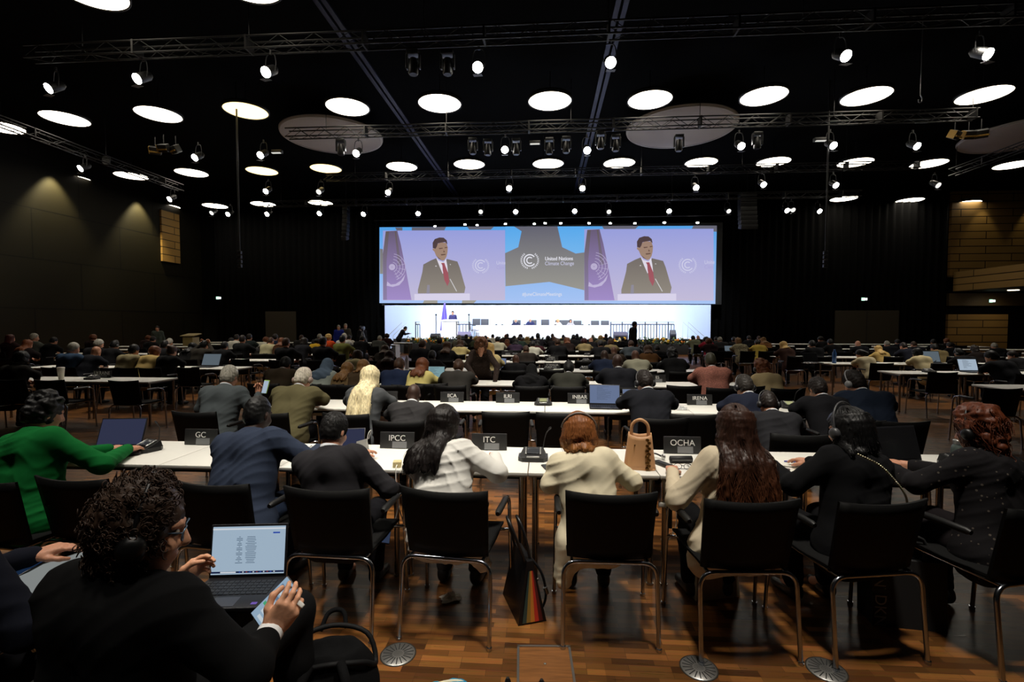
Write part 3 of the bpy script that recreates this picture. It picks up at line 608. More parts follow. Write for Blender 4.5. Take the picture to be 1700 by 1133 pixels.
bar = empty('light_bar', (0, 30.55, 8.28), 0, 'thin black bar of small lamps above the screen', 'light bar'); MB().tube([(-11, 0, 0), (11, 0, 0)], .03, 6).build('pipe', FIX, bar)
for i, (u, v) in enumerate([(703, 375), (722, 376), (772, 373), (792, 374), (839, 372), (887, 372), (905, 371), (931, 371), (978, 371), (1013, 371), (1054, 371), (1103, 370), (1158, 370)][1:]):
    p = on_y(u, v, 30.35); r = empty('screen_lamp', p, 0, '%s tiny lamp from the left on the bar above the screen' % ordinal(i), 'lamp', 'tiny lamps above the screen')
    MB().ball((0, 0, 0), .075, n=10, sc3=(1.2, .6, .7)).build('lens', LENS, r); MB().box((0, .12, .05), (.16, .14, .14), bev=.02).build('lamp_body', FIX, r)
def moving_head():
    a = MB(); a.box((0, 0, .28), (.30, .24, .10), bev=.015); b = MB()
    for s in (-1, 1): b.box((s*.16, 0, .08), (.04, .12, .36), bev=.01)
    c = MB(); c.tube([(0, 0, .16), (0, 0, .02), (0, 0, -.20), (0, 0, -.24)], [.08, .115, .125, .10], 14); return a.mesh('base'), b.mesh('yoke_arm'), c.mesh('lamp_head')
MHM = moving_head()
MH = mat('moving_head_black', (13, 13, 14), .4)
for rn, z, L in (('nearest truss', 8.15, [(686, 108), (743, 108)]), ('second truss', 8.1, [(566, 247), (785, 245), (810, 247), (857, 246), (912, 245), (940, 243), (997, 236), (1022, 240), (1127, 240), (1257, 236)])):
    for i, (u, v) in enumerate(L):
        r = empty('moving_head_light', on_z(u, v, z), 0, '%s unlit black moving head lamp from the left on the %s' % (ordinal(i), rn), 'stage light', 'unlit moving heads')
        for nm, me in zip(('base', 'yoke_arm', 'lamp_head'), MHM): link(nm, me, MH, r)
for i, (u, v) in enumerate([(888, 239), (459, 254), (1362, 234)]):
    r = empty('flood_light', on_z(u, v, 8.25), 0, ['white bar floodlight at the middle of the second truss', 'short bar floodlight left on the second truss', 'short bar floodlight right on the second truss'][i], 'stage light', 'bar floodlights')
    MB().box((0, .05, .06), (.40, .16, .12), bev=.01).build('housing', FIX, r); MB().box((0, -.02, -.01), (.34, .10, .02)).build('lens', emit('bar_lens', (230, 228, 220), .5 if i else .9), r)
# old yellow-edged floodlights hanging near the lengthwise trusses
OCH = mat('ochre_metal', (150, 116, 50), .5, metal=.3)
for k, (u, v, rz, lb) in enumerate([(258, 250, .5, 'ochre floodlight hanging left of the second truss, leftmost of three'), (272, 246, .0, 'ochre floodlight hanging left of the second truss, middle of three'), (292, 248, -.5, 'ochre floodlight hanging left of the second truss, rightmost of three'), (1585, 224, .5, 'ochre floodlight hanging right of the second truss, left of three'), (1608, 224, 0, 'ochre floodlight hanging right of the second truss, middle of three'), (1629, 222, -.5, 'ochre floodlight hanging right of the second truss, right of three')]):
    r = empty('flood_light', on_z(u, v, 8.3), rz, lb, 'stage light', 'ochre floodlights'); MB().box((0, 0, 0), (.36, .22, .28), R=Rx(.5), bev=.02).build('housing', FIX, r)
    mb = MB(); mb.box((0, -.12, -.1), (.38, .02, .05), R=Rx(.5)); mb.box((-.19, 0, 0), (.02, .24, .26), R=Rx(.5)); mb.build('bracket', OCH, r); MB().cyl((0, 0, .1), (0, 0, .5), .015, n=6).build('hanger', FIX, r)
for (u, v, lb) in ((393, 300, 'thin dark pole hanging from the ceiling on the left'), (1376, 300, 'thin dark pole hanging from the ceiling on the right')):
    p = on_z(u, 200, 9.0); r = empty('hanging_pole', (p[0], p[1], 0), 0, lb, 'hanging pole', 'hanging poles'); zb = on_y(u, 416, p[1])[2]
    MB().cyl((0, 0, zb), (0, 0, ZC), .03, n=8).build('tube', mat('pole_dark', (14, 13, 12), .6), r); mb = MB()
    for k in range(4): mb.box((0, 0, zb-.08-.16*k), (.14, .10, .12), bev=.01)
    mb.build('connector', FIX, r)
p = on_z(1528, 165, 8.2); r = empty('chain_hoist', p, 0, 'thin steel hook and cable hanging upper right', 'hook'); MB().cyl((0, 0, .1), (0, 0, ZC-8.2), .012, n=6).build('cable', mat('steel_grey', (150, 150, 150), .4, metal=.8), r)
MB().tube(smooth_path([(0, 0, .12), (.05, 0, .02), (.03, 0, -.08), (-.04, 0, -.08), (-.05, 0, 0)]), .014, 6).build('hook', MATS['steel_grey'], r)
for (u, v, s, lb) in ((575, 372, 1, 'curved black line array loudspeaker left of the screen'), (1240, 352, -1, 'curved black line array loudspeaker right of the screen')):
    p = on_y(u, v, 28.5); r = empty('line_array_speaker', p, 0, lb, 'loudspeaker', 'line array loudspeakers')
    for k in range(8): MB().box((s*.018*k*k*.6*.3, -.012*k*k, .95-.27*k), (.30 if s > 0 else .9, .45, .25), R=Rx(rad(2.2*k)), bev=.015).build('cabinet', FIX, r)
    MB().cyl((0, 0, 1.1), (0, 0, ZC-p[2]), .015, n=6).build('hanging_cable', FIX, r)
# ------------------------------------------------------------------ screen with its projected picture
YS = 31.0
def sp(u, v, d=0.): q = on_y(u, v, YS-d); return (q[0], q[1], q[2])
ZT, ZBt = sp(905, 376)[2], sp(905, 505)[2]
scr = empty('projection_screen', (0, YS, 0), 0, 'wide blue and grey projection screen above the stage with two pictures of the speaker', 'screen')
SCO = Matrix.Translation((0, -YS, 0))
def flat(name, polys, m, depth, parent=None):
    mb = MB()
    for P in polys: mb.poly([(lambda q: (q[0], q[1]-YS, q[2]))(sp(u, v, depth)) for u, v in P], (0, .003, 0))
    return mb.build(name, m, parent or scr)
MB().box((0, .15, 0), (21.75, .12, 5.1)).build('screen_frame', FIX, scr, (sp(909, 440)[0], 0, sp(909, 440)[2]))
G = .9
E = lambda n, a, b=None, s=G: emit('screen_'+n, a, s, b or a, ZBt, ZT)
flat('screen_surface', [[(630, 377.5), (1190, 375), (1187.5, 505), (630, 503.5)]], E('azure', (88, 168, 240), (176, 206, 255)), .0)
c5 = lambda L: [(830+x/7.553, 365+y/7.553) for x, y in L]
c4 = lambda L: [(620+x/7.39, 365+y/7.39) for x, y in L]
z4 = lambda L: [(600+x/2.742, 350+y/2.742) for x, y in L]
star = c5([(180, 85), (720, 85), (780, 345), (950, 425), (1060, 410), (1060, 885), (620, 780), (70, 835), (64, 420), (230, 345), (272, 145)])
for gs in [c4([(265, 95), (355, 95), (355, 140), (290, 140)]), c4([(470, 93), (890, 88), (870, 130), (470, 138)]), c4([(1150, 86), (1480, 84), (1440, 122), (1175, 122)]), c4([(78, 355), (118, 362), (118, 665), (78, 665)]), c4([(625, 985), (785, 985), (785, 1026), (605, 1026)]), c4([(1090, 985), (1270, 985), (1230, 1026), (1085, 1026)]),
  z4([(1095, 70), (1262, 69), (1240, 90), (1108, 90)]), z4([(1512, 68), (1618, 68), (1618, 96), (1500, 90)]), star]: flat('grey_shape', [gs], E('grey', (104, 104, 118), (170, 168, 158)), .006)
flat('blue_shape', [c5([(70, 85), (178, 85), (268, 145), (228, 342), (66, 416)]), c5([(728, 85), (1060, 85), (1060, 408), (950, 420), (784, 342)])], E('cyan', (92, 176, 246), (160, 212, 250)), .008)
EW = E('white', (236, 236, 246)); EWD = E('pale', (214, 214, 242))
def arcs(cx, cy, r, w, a0, a1, n=28): return [[(cx+(r+w/2)*math.cos(t), cy-(r+w/2)*math.sin(t)) for t in np.linspace(a0, a1, n)][i:i+2]+[(cx+(r-w/2)*math.cos(t), cy-(r-w/2)*math.sin(t)) for t in np.linspace(a0, a1, n)][i:i+2][::-1] for i in range(n-1)]
def emblem(name, cx, cy, s, m, depth, parent, clip=None):
    # a double letter C inside a laurel wreath
    P = arcs(cx, cy, 9.4*s, 2.0*s, rad(38), rad(325))+arcs(cx, cy, 5.0*s, 1.9*s, rad(45), rad(315))
    for sd in (-1, 1):
        for k in range(11):
            t = rad(-78+12.2*k); px, py = cx+sd*14.0*s*math.cos(t), cy-13.4*s*math.sin(t)
            for o in (-1, 1):
                q = t+o*.55; dx, dy = sd*-math.sin(t)*1.0+sd*math.cos(t)*.55*o, -(math.cos(t)+math.sin(t)*.55*o); ln = 2.7*s
                P.append([(px, py), (px+dx*ln*.5-dy*.55*s, py+dy*ln*.5+dx*.55*s), (px+dx*ln, py+dy*ln), (px+dx*ln*.5+dy*.55*s, py+dy*ln*.5-dx*.55*s)])
    return flat(name, P, m, depth, parent)
emblem('wreath_emblem', 879.5, 432.5, 1.0, EW, .012, scr)
def words(txt, u, v, px, m, depth=.014, parent=None, bold=0.):
    q = sp(u, v, depth); c = q[1]; me = text_mesh(txt, px*q[1]/F*1.0, .002, 'LEFT'); o = link('lettering', me, m, parent or scr); o.matrix_local = Matrix.Translation((q[0], q[1]-YS, q[2])) @ FACE_VIEWER
    o.scale = (.86, 1, 1); return o
words('United Nations', 904.5, 430, 8.6, EW); words('United Nations', 904.9, 430, 8.6, EW, .013); words('Climate Change', 904.5, 438, 8.6, EWD); words('#JuneClimateMeetings', 867, 489, 8.4, EW)
PIX = lambda s, n: 'picture_'+n
def inset(x0, x1, y0, y1, name):
    par = flat(name, [[(x0, y0), (x1, y0-.6), (x1, y1), (x0, y1)]], E('lavender', (156, 164, 230), (206, 198, 226)), .018)
    mp = lambda L: [(x0+(px-115)/1500*(x1-x0), y0+(py-130)/860*(y1-y0)) for px, py in L]
    fl = lambda nm, polys, m, d: flat(nm, [mp(P) for P in polys], m, d, par)
    fl('flag', [[(150, 140), (292, 132), (335, 300), (395, 600), (466, 985), (120, 985), (117, 420)]], E('flag', (104, 92, 116), (172, 150, 212)), .022)
    fl('flag_fold', [[(150, 140), (190, 138), (160, 520), (165, 985), (118, 985), (115, 420)], [(262, 140), (276, 140), (345, 560), (300, 560)]], E('fold', (100, 90, 84), (150, 136, 178)), .024)
    cx, cy = mp([(228, 580)])[0]; k = (x1-x0)/203.
    P = arcs(cx, cy, 3*k, 4.6*k, 0, 2*PI, 16)
    for r in (8, 13, 18, 22): P += arcs(cx, cy, r*k, .8*k, rad(-70), rad(82), 16)
    for a in range(-60, 90, 25): P += [[(cx+4*k*math.cos(rad(a)), cy-4*k*math.sin(rad(a))), (cx+22*k*math.cos(rad(a))+.5, cy-22*k*math.sin(rad(a))), (cx+22*k*math.cos(rad(a)), cy-22*k*math.sin(rad(a))+.9)]]
    P += [[(cx-8*k, cy+24*k), (cx-2*k, cy+29*k), (cx+6*k, cy+28*k), (cx+15*k, cy+22*k), (cx+22*k, cy+12*k), (cx+19*k, cy+22*k), (cx+12*k, cy+30*k), (cx+1*k, cy+33*k), (cx-9*k, cy+31*k)]]
    flat('flag_emblem', P, E('flagmark', (176, 166, 196), (206, 194, 232)), .026, par)
    fl('suit', [[(545, 905), (545, 860), (600, 640), (612, 548), (700, 500), (770, 470), (800, 520), (880, 530), (900, 480), (1030, 512), (1060, 590), (1110, 770), (1128, 830), (1115, 900)]], E('suit', (84, 76, 82), (158, 150, 138)), .022)
    fl('suit_edge', [[(660, 800), (690, 800), (690, 905), (650, 905)]], E('sleeve', (150, 146, 160)), .024)
    fl('shirt', [[(768, 462), (800, 500), (860, 520), (890, 478), (905, 560), (915, 660), (880, 600), (850, 665), (810, 570)]], E('shirt', (232, 226, 240)), .026)
    fl('necktie', [[(830, 530), (870, 528), (880, 560), (915, 650), (930, 760), (908, 815), (870, 740), (850, 620), (845, 560)]], E('tie', (150, 66, 82), (176, 104, 112)), .028)
    fl('face', [[(770, 300), (830, 275), (895, 280), (912, 340), (908, 400), (895, 455), (870, 495), (845, 502), (800, 478), (768, 440), (748, 390), (725, 368), (728, 348), (752, 352)]], E('skin', (160, 130, 116), (176, 152, 128)), .028)
    fl('face_shadow', [[(800, 345), (850, 342), (850, 352), (810, 360)], [(872, 336), (905, 332), (905, 343), (878, 348)], [(826, 422), (884, 416), (884, 430), (832, 438)], [(862, 372), (880, 396), (856, 398)], [(770, 440), (845, 500), (800, 478)]], E('shade', (112, 86, 76)), .030)
    fl('hair', [[(748, 350), (728, 345), (726, 280), (752, 235), (810, 215), (860, 218), (898, 250), (908, 300), (880, 272), (830, 278), (790, 288), (776, 330), (760, 355)]], E('hair', (82, 66, 70), (90, 74, 70)), .030)
    fl('lectern', [[(502, 912), (1182, 905), (1182, 990), (502, 990)]], E('lectern', (226, 220, 244)), .032)
    fl('microphone', [[(935, 728), (943, 724), (1026, 878), (1016, 880)]], E('mic', (214, 212, 214)), .034)
    fl('lapel_pin', [[(755, 572), (768, 558), (778, 574)], [(934, 548), (946, 540), (950, 556)]], E('mic', (214, 212, 214)), .030)
    ex, ey = mp([(1315, 560)])[0]; emblem('wreath_emblem', ex, ey, .92*k, EWD, .026, par)
    a = mp([(1508, 530)])[0]; b = mp([(1508, 588)])[0]
    words('Unite', a[0], a[1], 8*k, EWD, .026, par); words('Clim', b[0], b[1], 8*k, E('pale2', (178, 172, 222)), .026, par)
inset(635.6, 838.5, 383, 499, 'speaker_picture'); inset(970, 1184.6, 380.6, 499.5, 'speaker_picture')
# ------------------------------------------------------------------ stage
ZS = .8
WHITEP = mat('white_panel', (236, 238, 244), .6); BD = mat('backdrop_white', (192, 210, 246), .85)
xl, xr = on_y(639, 540, 31.1)[0], on_y(1179.5, 540, 31.1)[0]
tag(MB().box(((xl+xr)/2, 31.12, 1.55), (xr-xl, .06, 3.1)).build('stage_backdrop', BD), 'plain white lit backdrop wall behind the stage table', 'backdrop', kind='structure')
st = empty('stage_platform', (0, 0, 0), 0, 'low black stage platform in front of the white backdrop', 'stage', ); st['kind'] = 'structure'
MB().box((.2, 29.25, ZS/2-.01), (17.6, 4.7, ZS-.02)).build('stage_deck', mat('stage_white', (205, 208, 214), .6), st); MB().box((.2, 26.88, ZS/2), (17.6, .05, ZS)).build('stage_front', mat('stage_black', (22, 20, 19), .8), st)
def Xs(u, y): return on_y(u, 545, y)[0]
# panel table
ta, tb_ = Xs(790, 28.6), Xs(1012, 28.6)
t = empty('panel_table', ((ta+tb_)/2, 28.9, ZS), 0, 'long white fronted table for the panel on the stage', 'table'); W = tb_-ta
MB().box((0, 0, .74), (W, .7, .05), bev=.006).build('tabletop', WHITEP, t); MB().box((0, -.3, .36), (W-.02, .04, .71)).build('front_panel', WHITEP, t)
for s in (-1, 1): MB().box((s*(W/2-.03), 0, .36), (.04, .6, .71)).build('side_panel', WHITEP, t)
def stage_chair(u, y, h, lb, col=(52, 54, 64), rz=0.):
    r = empty('conference_chair', (Xs(u, y), y, ZS), rz, lb, 'chair', 'chairs behind the stage table'); m = mat('chair_grey_%d' % col[0], col, .6)
    MB().box((0, .24, .72+h), (.50, .06, .46), R=Rx(rad(-8)), bev=.03).build('backrest', m, r); MB().box((0, -.02, .46), (.50, .48, .08), bev=.03).build('seat', m, r); MB().cyl((0, 0, .06), (0, 0, .43), .03, n=8).build('pedestal', CHROME(), r)
    b = MB(); [b.tube([(0, 0, .06), (.28*math.cos(a), .28*math.sin(a), .03)], .02, 6) for a in np.arange(5)*2*PI/5]; b.build('base', BLACKP(), r)
for i, (u, h, lb) in enumerate([(790, .22, 'first tall grey chair back from the left behind the stage table'), (804, .2, 'second tall grey chair back from the left behind the stage table'), (857.5, .14, 'chair of the grey-haired panellist at the stage table'), (884, .14, 'chair of the dark-suited panellist at the stage table'), (905, .17, 'empty dark chair in the middle of the stage table'), (929, .13, 'chair of the fair-haired panellist at the stage table'), (941, .13, 'grey chair beside the dark-haired panellist at the stage table'), (959, .10, 'empty chair right of the dark-haired panellist'), (988.5, .10, 'second empty chair from the right end of the stage table'), (1005, .10, 'empty chair at the right end of the stage table')]): stage_chair(u, 29.8, h, lb)
stage_chair(787, 28.2, .0, 'grey swivel chair left of the stage table', (150, 150, 160), PI/2)
# microphones on the panel table
for i, u in enumerate((824, 834, 871, 900, 922, 967, 978)):
    r = empty('desk_microphone', (Xs(u, 28.8), 28.8, ZS+.765), 0, '%s small black microphone from the left on the stage table' % ordinal(i), 'microphone', 'microphones on the stage table'); MB().box((0, 0, .03), (.12, .10, .06), bev=.01).build('base', BLACKP(), r); MB().tube(bez((0, 0, .06), (0, .02, .2), (0, .12, .25)), .008, 6).build('gooseneck', BLACKP(), r)
# lectern on the stage
r = empty('lectern', (Xs(748, 28.3), 28.3, ZS), 0, 'white lectern of the speaker at the left of the stage', 'lectern'); MB().box((0, 0, .5), (.95, .5, 1.0), bev=.01).build('body', WHITEP, r); MB().box((0, .02, 1.05), (1.0, .62, .06), R=Rx(rad(6)), bev=.01).build('top', WHITEP, r); MB().tube(bez((.1, -.1, 1.08), (.1, -.1, 1.35), (.05, .1, 1.4)), .008, 6).build('microphone', BLACKP(), r)
# flag
p = on_y(738, 556, 28.6); r = empty('flag', (p[0], 28.6, ZS), 0, 'violet blue flag hanging from a pole beside the lectern', 'flag'); MB().cyl((0, 0, .0), (.02, 0, 2.15), .018, n=8).build('pole', mat('pole_gold', (120, 100, 70), .4, metal=.6), r); MB().cyl((0, 0, 0), (0, 0, .05), .2, n=16).build('base', BLACKP(), r)
mb = MB(); mb.grid(lambda a, b: (.02+(-.28+.46*a)*(.12+.88*(1-b)**.8)+.03*math.sin(a*14), -.06*math.sin(a*12+b*3), .45+1.65*b), 24, 12); o = mb.build('flag_cloth', mat('flag_violet', (96, 84, 176), .8), r); s_ = o.modifiers.new('t', 'SOLIDIFY'); s_.thickness = .01
# slim stands
for u, lb in ((724, 'slim grey pole stand left of the flag'), (778.5, 'slim grey pole stand right of the lectern')):
    r = empty('pole_stand', (Xs(u, 27.8), 27.8, ZS), 0, lb, 'stand', 'slim pole stands'); MB().cyl((0, 0, 0), (0, 0, 1.35), .03, n=8).build('pole', mat('steel_grey', (150, 150, 150), .4, metal=.8), r); MB().ball((0, 0, 1.38), .06, n=8).build('lamp_head', BLACKP(), r); MB().cyl((0, 0, 0), (0, 0, .03), .16, n=14).build('base', BLACKP(), r)
# guard rails
def rail(u0, u1, y, step, lb):
    x0, x1 = Xs(u0, y), Xs(u1, y); r = empty('guard_rail', (x0, y, ZS), 0, lb, 'railing', 'guard rails of the stage'); m = mat('rail_grey', (34, 34, 40), .6)
    MB().tube([(0, 0, .82), (x1-x0, 0, .82)], .028, 8).build('top_rail', m, r); MB().tube([(0, 0, .95), (x1-x0, 0, .95)], .014, 6).build('upper_bar', m, r); n = max(2, int((x1-x0)/step))
    for k in range(n+1): MB().cyl(((x1-x0)*k/n, 0, 0), ((x1-x0)*k/n, 0, .82), .021, n=6).build('baluster', m, r)
    for k in range(0, n+1, 4): MB().cyl(((x1-x0)*k/n, 0, 0), ((x1-x0)*k/n, 0, .97), .032, n=6).build('post', m, r)
rail(1014, 1119, 27.3, .155, 'grey railing with upright bars right of the stage table'); rail(758, 784, 27.3, .155, 'short grey railing with upright bars right of the lectern'); rail(690, 697, 27.3, .2, 'narrow pair of upright rail posts left of the flag')
def stairs(u0, u1, lb):
    x0, x1 = Xs(u0, 27.6), Xs(u1, 27.6); r = empty('stage_stairs', ((x0), 27.6, 0), 0, lb, 'stairs', 'stage stairs'); n = 4; d = (x1-x0)/n
    for k in range(n): MB().box((d*(k+.5), 0, ZS*(k+1)/n/2), (abs(d), 1.0, ZS*(k+1)/n)).build('step', MATS['stage_black'], r)
    m = mat('rail_white', (170, 178, 196), .5)
    for y in (-.5, .5): MB().tube([(0, y, .25), (0, y, .95), (x1-x0, y, ZS+.95), (x1-x0+d*.1, y, ZS)], .022, 8).build('handrail', m, r)
stairs(648, 672, 'short stage stairs with pale handrails at the left end of the stage'); stairs(1165, 1138, 'short stage stairs with pale handrails at the right end of the stage')
for u, y, sz, col, lb in ((723, 27.1, (.55, .4, .3), (18, 18, 20), 'black monitor box on the stage edge left of the flag'), (771, 26.9, (.75, .4, .42), (120, 116, 150), 'grey violet wedge speaker on the stage right of the lectern'), (1030, 26.9, (.75, .4, .42), (80, 78, 100), 'grey wedge speaker on the stage right of the panel table'), (1117, 27.1, (.32, .3, .52), (40, 42, 56), 'dark box on the stage at the end of the right railing')):
    r = empty('stage_monitor', (Xs(u, y), y, ZS), 0, lb, 'loudspeaker', 'boxes on the stage edge'); m = mat('box_%d' % col[0], col, .6)
    mb = MB(); a, b, c = sz; mb.poly([(-a/2, -b/2, 0), (-a/2, b/2, 0), (-a/2, b/2, c*.5), (-a/2, b*.1, c), (-a/2, -b/2, c*.55)], (a, 0, 0)); mb.build('cabinet', m, r); MB().box((0, -b/2-.005, c*.25), (a*.8, .01, c*.3)).build('grille', BLACKP(), r)
# flower beds along the stage front
FOL = [mat('leaf_green', (52, 78, 34), .6), mat('leaf_dark', (26, 44, 22), .6), mat('bloom_yellow', (226, 190, 60), .6), mat('bloom_orange', (220, 128, 36), .6), mat('bloom_pale', (206, 214, 190), .6)]
def flowers(u0, u1, lb, seed):
    y = 26.5; x0, x1 = Xs(u0, y), Xs(u1, y); r = empty('flower_bed', (x0, y, 0), 0, lb, 'flowers', 'flower beds before the stage'); L = x1-x0; rn = random.Random(seed)
    MB().box((L/2, 0, .28), (L, .5, .56), bev=.01).build('planter', MATS['stage_black'], r); lf = MB(); bl = MB()
    for _ in range(int(L*90)):
        x, yy, z = rn.uniform(.05, L-.05), rn.uniform(-.28, .25), .56+rn.random()**1.5*.34; a, b = rn.uniform(0, 6.28), rn.uniform(.2, 1.2); l = rn.uniform(.10, .22); w = l*.28
        d = np.array([math.cos(a)*math.cos(b), math.sin(a)*math.cos(b), math.sin(b)]); s_ = np.cross(d, [0, 0, 1]); s_ /= np.linalg.norm(s_); p = np.array([x, yy, z-.06]); k = np.cross(s_, d)*w*.3
        lf.add([p, p+d*l*.5+s_*w+k, p+d*l, p+d*l*.5-s_*w+k, p+d*l*.5-k], [[0, 1, 4], [1, 2, 4], [2, 3, 4], [3, 0, 4]], rn.choice((0, 0, 1)), True)
    tag(lf.build('foliage', FOL[:2], r), kind='stuff')
    for _ in range(int(L*7)):
        x, yy, z = rn.uniform(.1, L-.1), rn.uniform(-.28, .1), .62+rn.random()*.26; R0 = rn.uniform(.05, .095); mi = rn.choice((0, 0, 1, 2))
        for k in range(6): a = k*PI/3; bl.ball((x+R0*.55*math.cos(a), yy-.02, z+R0*.55*math.sin(a)), R0*.5, mi, 6, (1, .6, 1))
        bl.ball((x, yy-.05, z), R0*.4, 1, 6)
    tag(bl.build('blossom', FOL[2:], r), kind='stuff')
flowers(672, 800, 'long bed of yellow and green flowers in front of the lectern', 1); flowers(803, 1040, 'middle bed of flowers hidden behind the front heads', 2); flowers(1056, 1166, 'bed of yellow and orange flowers in front of the right railing', 3)
# ------------------------------------------------------------------ tables and chairs
YK = [3.1, 5.28, 7.46, 9.64, 11.8, 14.0, 16.2, 18.4, 20.6, 22.7]
TD = .64
TOPW = mat('table_white', (226, 224, 216), .45, spec=.35); EDGE = mat('table_edge', (150, 148, 140), .5)
def rowname(k, blk): return '%s %s row' % (ordinal(k), {'C': 'centre', 'L': 'left block', 'R': 'right block'}[blk])
TABS = {}
def table_meshes(w):
    if w in TABS: return TABS[w]
    a = MB(); a.box((0, TD/2, .732), (w-.006, TD, .022), 0, bev=.003); a.box((0, TD/2, .718), (w-.02, TD-.012, .012), 1)
    l = MB(); l.cyl((0, 0, 0), (0, 0, .71), .019, n=12); l.cyl((0, 0, 0), (0, 0, .012), .024, n=12)
    f = MB(); f.box((0, .06, .70), (w-.1, .03, .03)); f.box((0, TD-.06, .70), (w-.1, .03, .03)); f.box((-w/2+.07, TD/2, .70), (.03, TD-.1, .03)); f.box((w/2-.07, TD/2, .70), (.03, TD-.1, .03))
    TABS[w] = a.mesh('tabletop'), l.mesh('leg'), f.mesh('underframe'); return TABS[w]
LEGM = mat('leg_steel', (170, 166, 158), .25, metal=1.)
def table(x, y, w, label, grp, panel=0):
    r = empty('conference_table', (x, y, 0), 0, label, 'table', grp); a, l, f = table_meshes(w); link('tabletop', a, [TOPW, EDGE], r)
    for sx in (-1, 1):
        for yy in (.06, TD-.06): link('leg', l, LEGM, r, (sx*(w/2-.045), yy, 0))
    link('underframe', f, BLACKP(), r)
    if panel: MB().box((panel*(w/2-.02), TD/2, .36), (.03, TD-.02, .7)).build('side_panel', WHITEP, r)
    return r
def table_row(k, blk, x0, n, w, panel=0):
    for i in range(n): table(x0+w*(i+.5), YK[k], w, 'white table with steel legs, %s from the left in the %s' % (ordinal(i), rowname(k, blk)), 'white conference tables', panel if (i == 0 and panel < 0) or (i == n-1 and panel > 0) else 0)
table_row(0, 'C', -3.49, 8, .845)
for k in range(1, 10): table_row(k, 'C', -3.2, 4, 1.6)
W1 = 1.6
for k, n in ((2, 2), (3, 3), (4, 4), (5, 6), (6, 6), (7, 7), (8, 7), (9, 7)): table_row(k, 'L', -6.5-n*W1, n, W1, 1 if k in (8,) else 0)
for k, n in ((2, 1), (3, 3), (4, 4), (5, 5), (6, 6), (7, 7), (8, 7), (9, 7)): table_row(k, 'R', 6.75, n, W1, -1 if k in (8,) else 0)
def shell(mb, fn, nu, nv, th, mi=0):
    n0 = len(mb.v); mb.grid(fn, nu, nv, mi); g = lambda a, b: tuple(np.array(fn(a, b))+np.array(th)); mb.grid(lambda a, b: g(a, b), nu, nv, mi)
    N = (nu+1)*(nv+1); ring = [j for j in range(nu+1)]+[nu+(nu+1)*j for j in range(1, nv+1)]+[nv*(nu+1)+j for j in range(nu-1, -1, -1)]+[(nu+1)*j for j in range(nv-1, 0, -1)]
    for a, b in zip(ring, ring[1:]+ring[:1]): mb.f.append([n0+a, n0+b, n0+N+b, n0+N+a]); mb.m.append(mi); mb.sm.append(False)
    return mb
def chair_meshes():
    D = {}
    m = MB(); shell(m, lambda a, b: ((a-.5)*(.45+.03*b), -.195-.075*b-.035*(1-(2*a-1)**2), .455+.385*b-.012*(1-(2*a-1)**2)*b), 10, 6, (0, .014, 0)); D['backrest'] = m.mesh('backrest')
    m = MB(); shell(m, lambda a, b: ((a-.5)*.45, -.20+.45*b, .452+.012*math.cos(b*PI*2)*.6+.006*(2*a-1)**2-.02*max(0, b-.8)*5*.6), 8, 8, (0, 0, .014)); D['seat'] = m.mesh('seat')
    for s, n in ((-1, 'rl'), (1, 'rr')):
        m = MB(); m.tube([(s*.250, -.285, 0), (s*.247, -.245, .37)]+bez((s*.247, -.245, .37), (s*.245, -.235, .445), (s*.17, -.235, .447))[1:]+[(0, -.235, .447)], .0115, 10); m.cyl((s*.250, -.285, 0), (s*.250, -.285, .018), .015, n=10); D[n] = m.mesh('leg')
        m = MB(); m.tube([(s*.278, .235, 0), (s*.270, .20, .59)]+bez((s*.270, .20, .59), (s*.269, .195, .662), (s*.268, .12, .665))[1:]+[(s*.266, -.13, .668)], .0110, 10); m.cyl((s*.278, .235, 0), (s*.278, .235, .018), .015, n=10); D['f'+n] = m.mesh('leg')
        m = MB(); m.tube([(s*.268, .10, .668), (s*.268, .09, .671), (s*.266, -.12, .672), (s*.266, -.14, .67)], [.012, .0185, .0185, .012], 10); D['a'+n] = m.mesh('armrest')
    m = MB()
    for s in (-1, 1): m.tube([(s*.2, -.235, .445), (s*.2, .19, .440), (s*.273, .205, .440)], .010, 8)
    m.tube([(-.2, .15, .440), (.2, .15, .440)], .010, 8); D['frame'] = m.mesh('seat_frame'); return D
CM = chair_meshes(); CHB = mat('chair_black', (6, 6, 6), .6, spec=.2); CHS = mat('chair_seat', (12, 12, 12), .9, spec=.2); PAD = mat('arm_pad', (18, 18, 18), .5)
def chair(x, y, deg, label, grp='black armchairs', far=False):
    r = empty('armchair', (x, y, 0), -rad(deg), label, 'chair', grp)
    link('backrest', CM['backrest'], CHB, r); link('seat', CM['seat'], CHS, r)
    for n in ('rl', 'rr', 'frl', 'frr'): link('leg', CM[n], CHROME(), r)
    if not far:
        for n in ('arl', 'arr'): link('armrest', CM[n], PAD, r)
    link('seat_frame', CM['frame'], CHROME(), r); return r
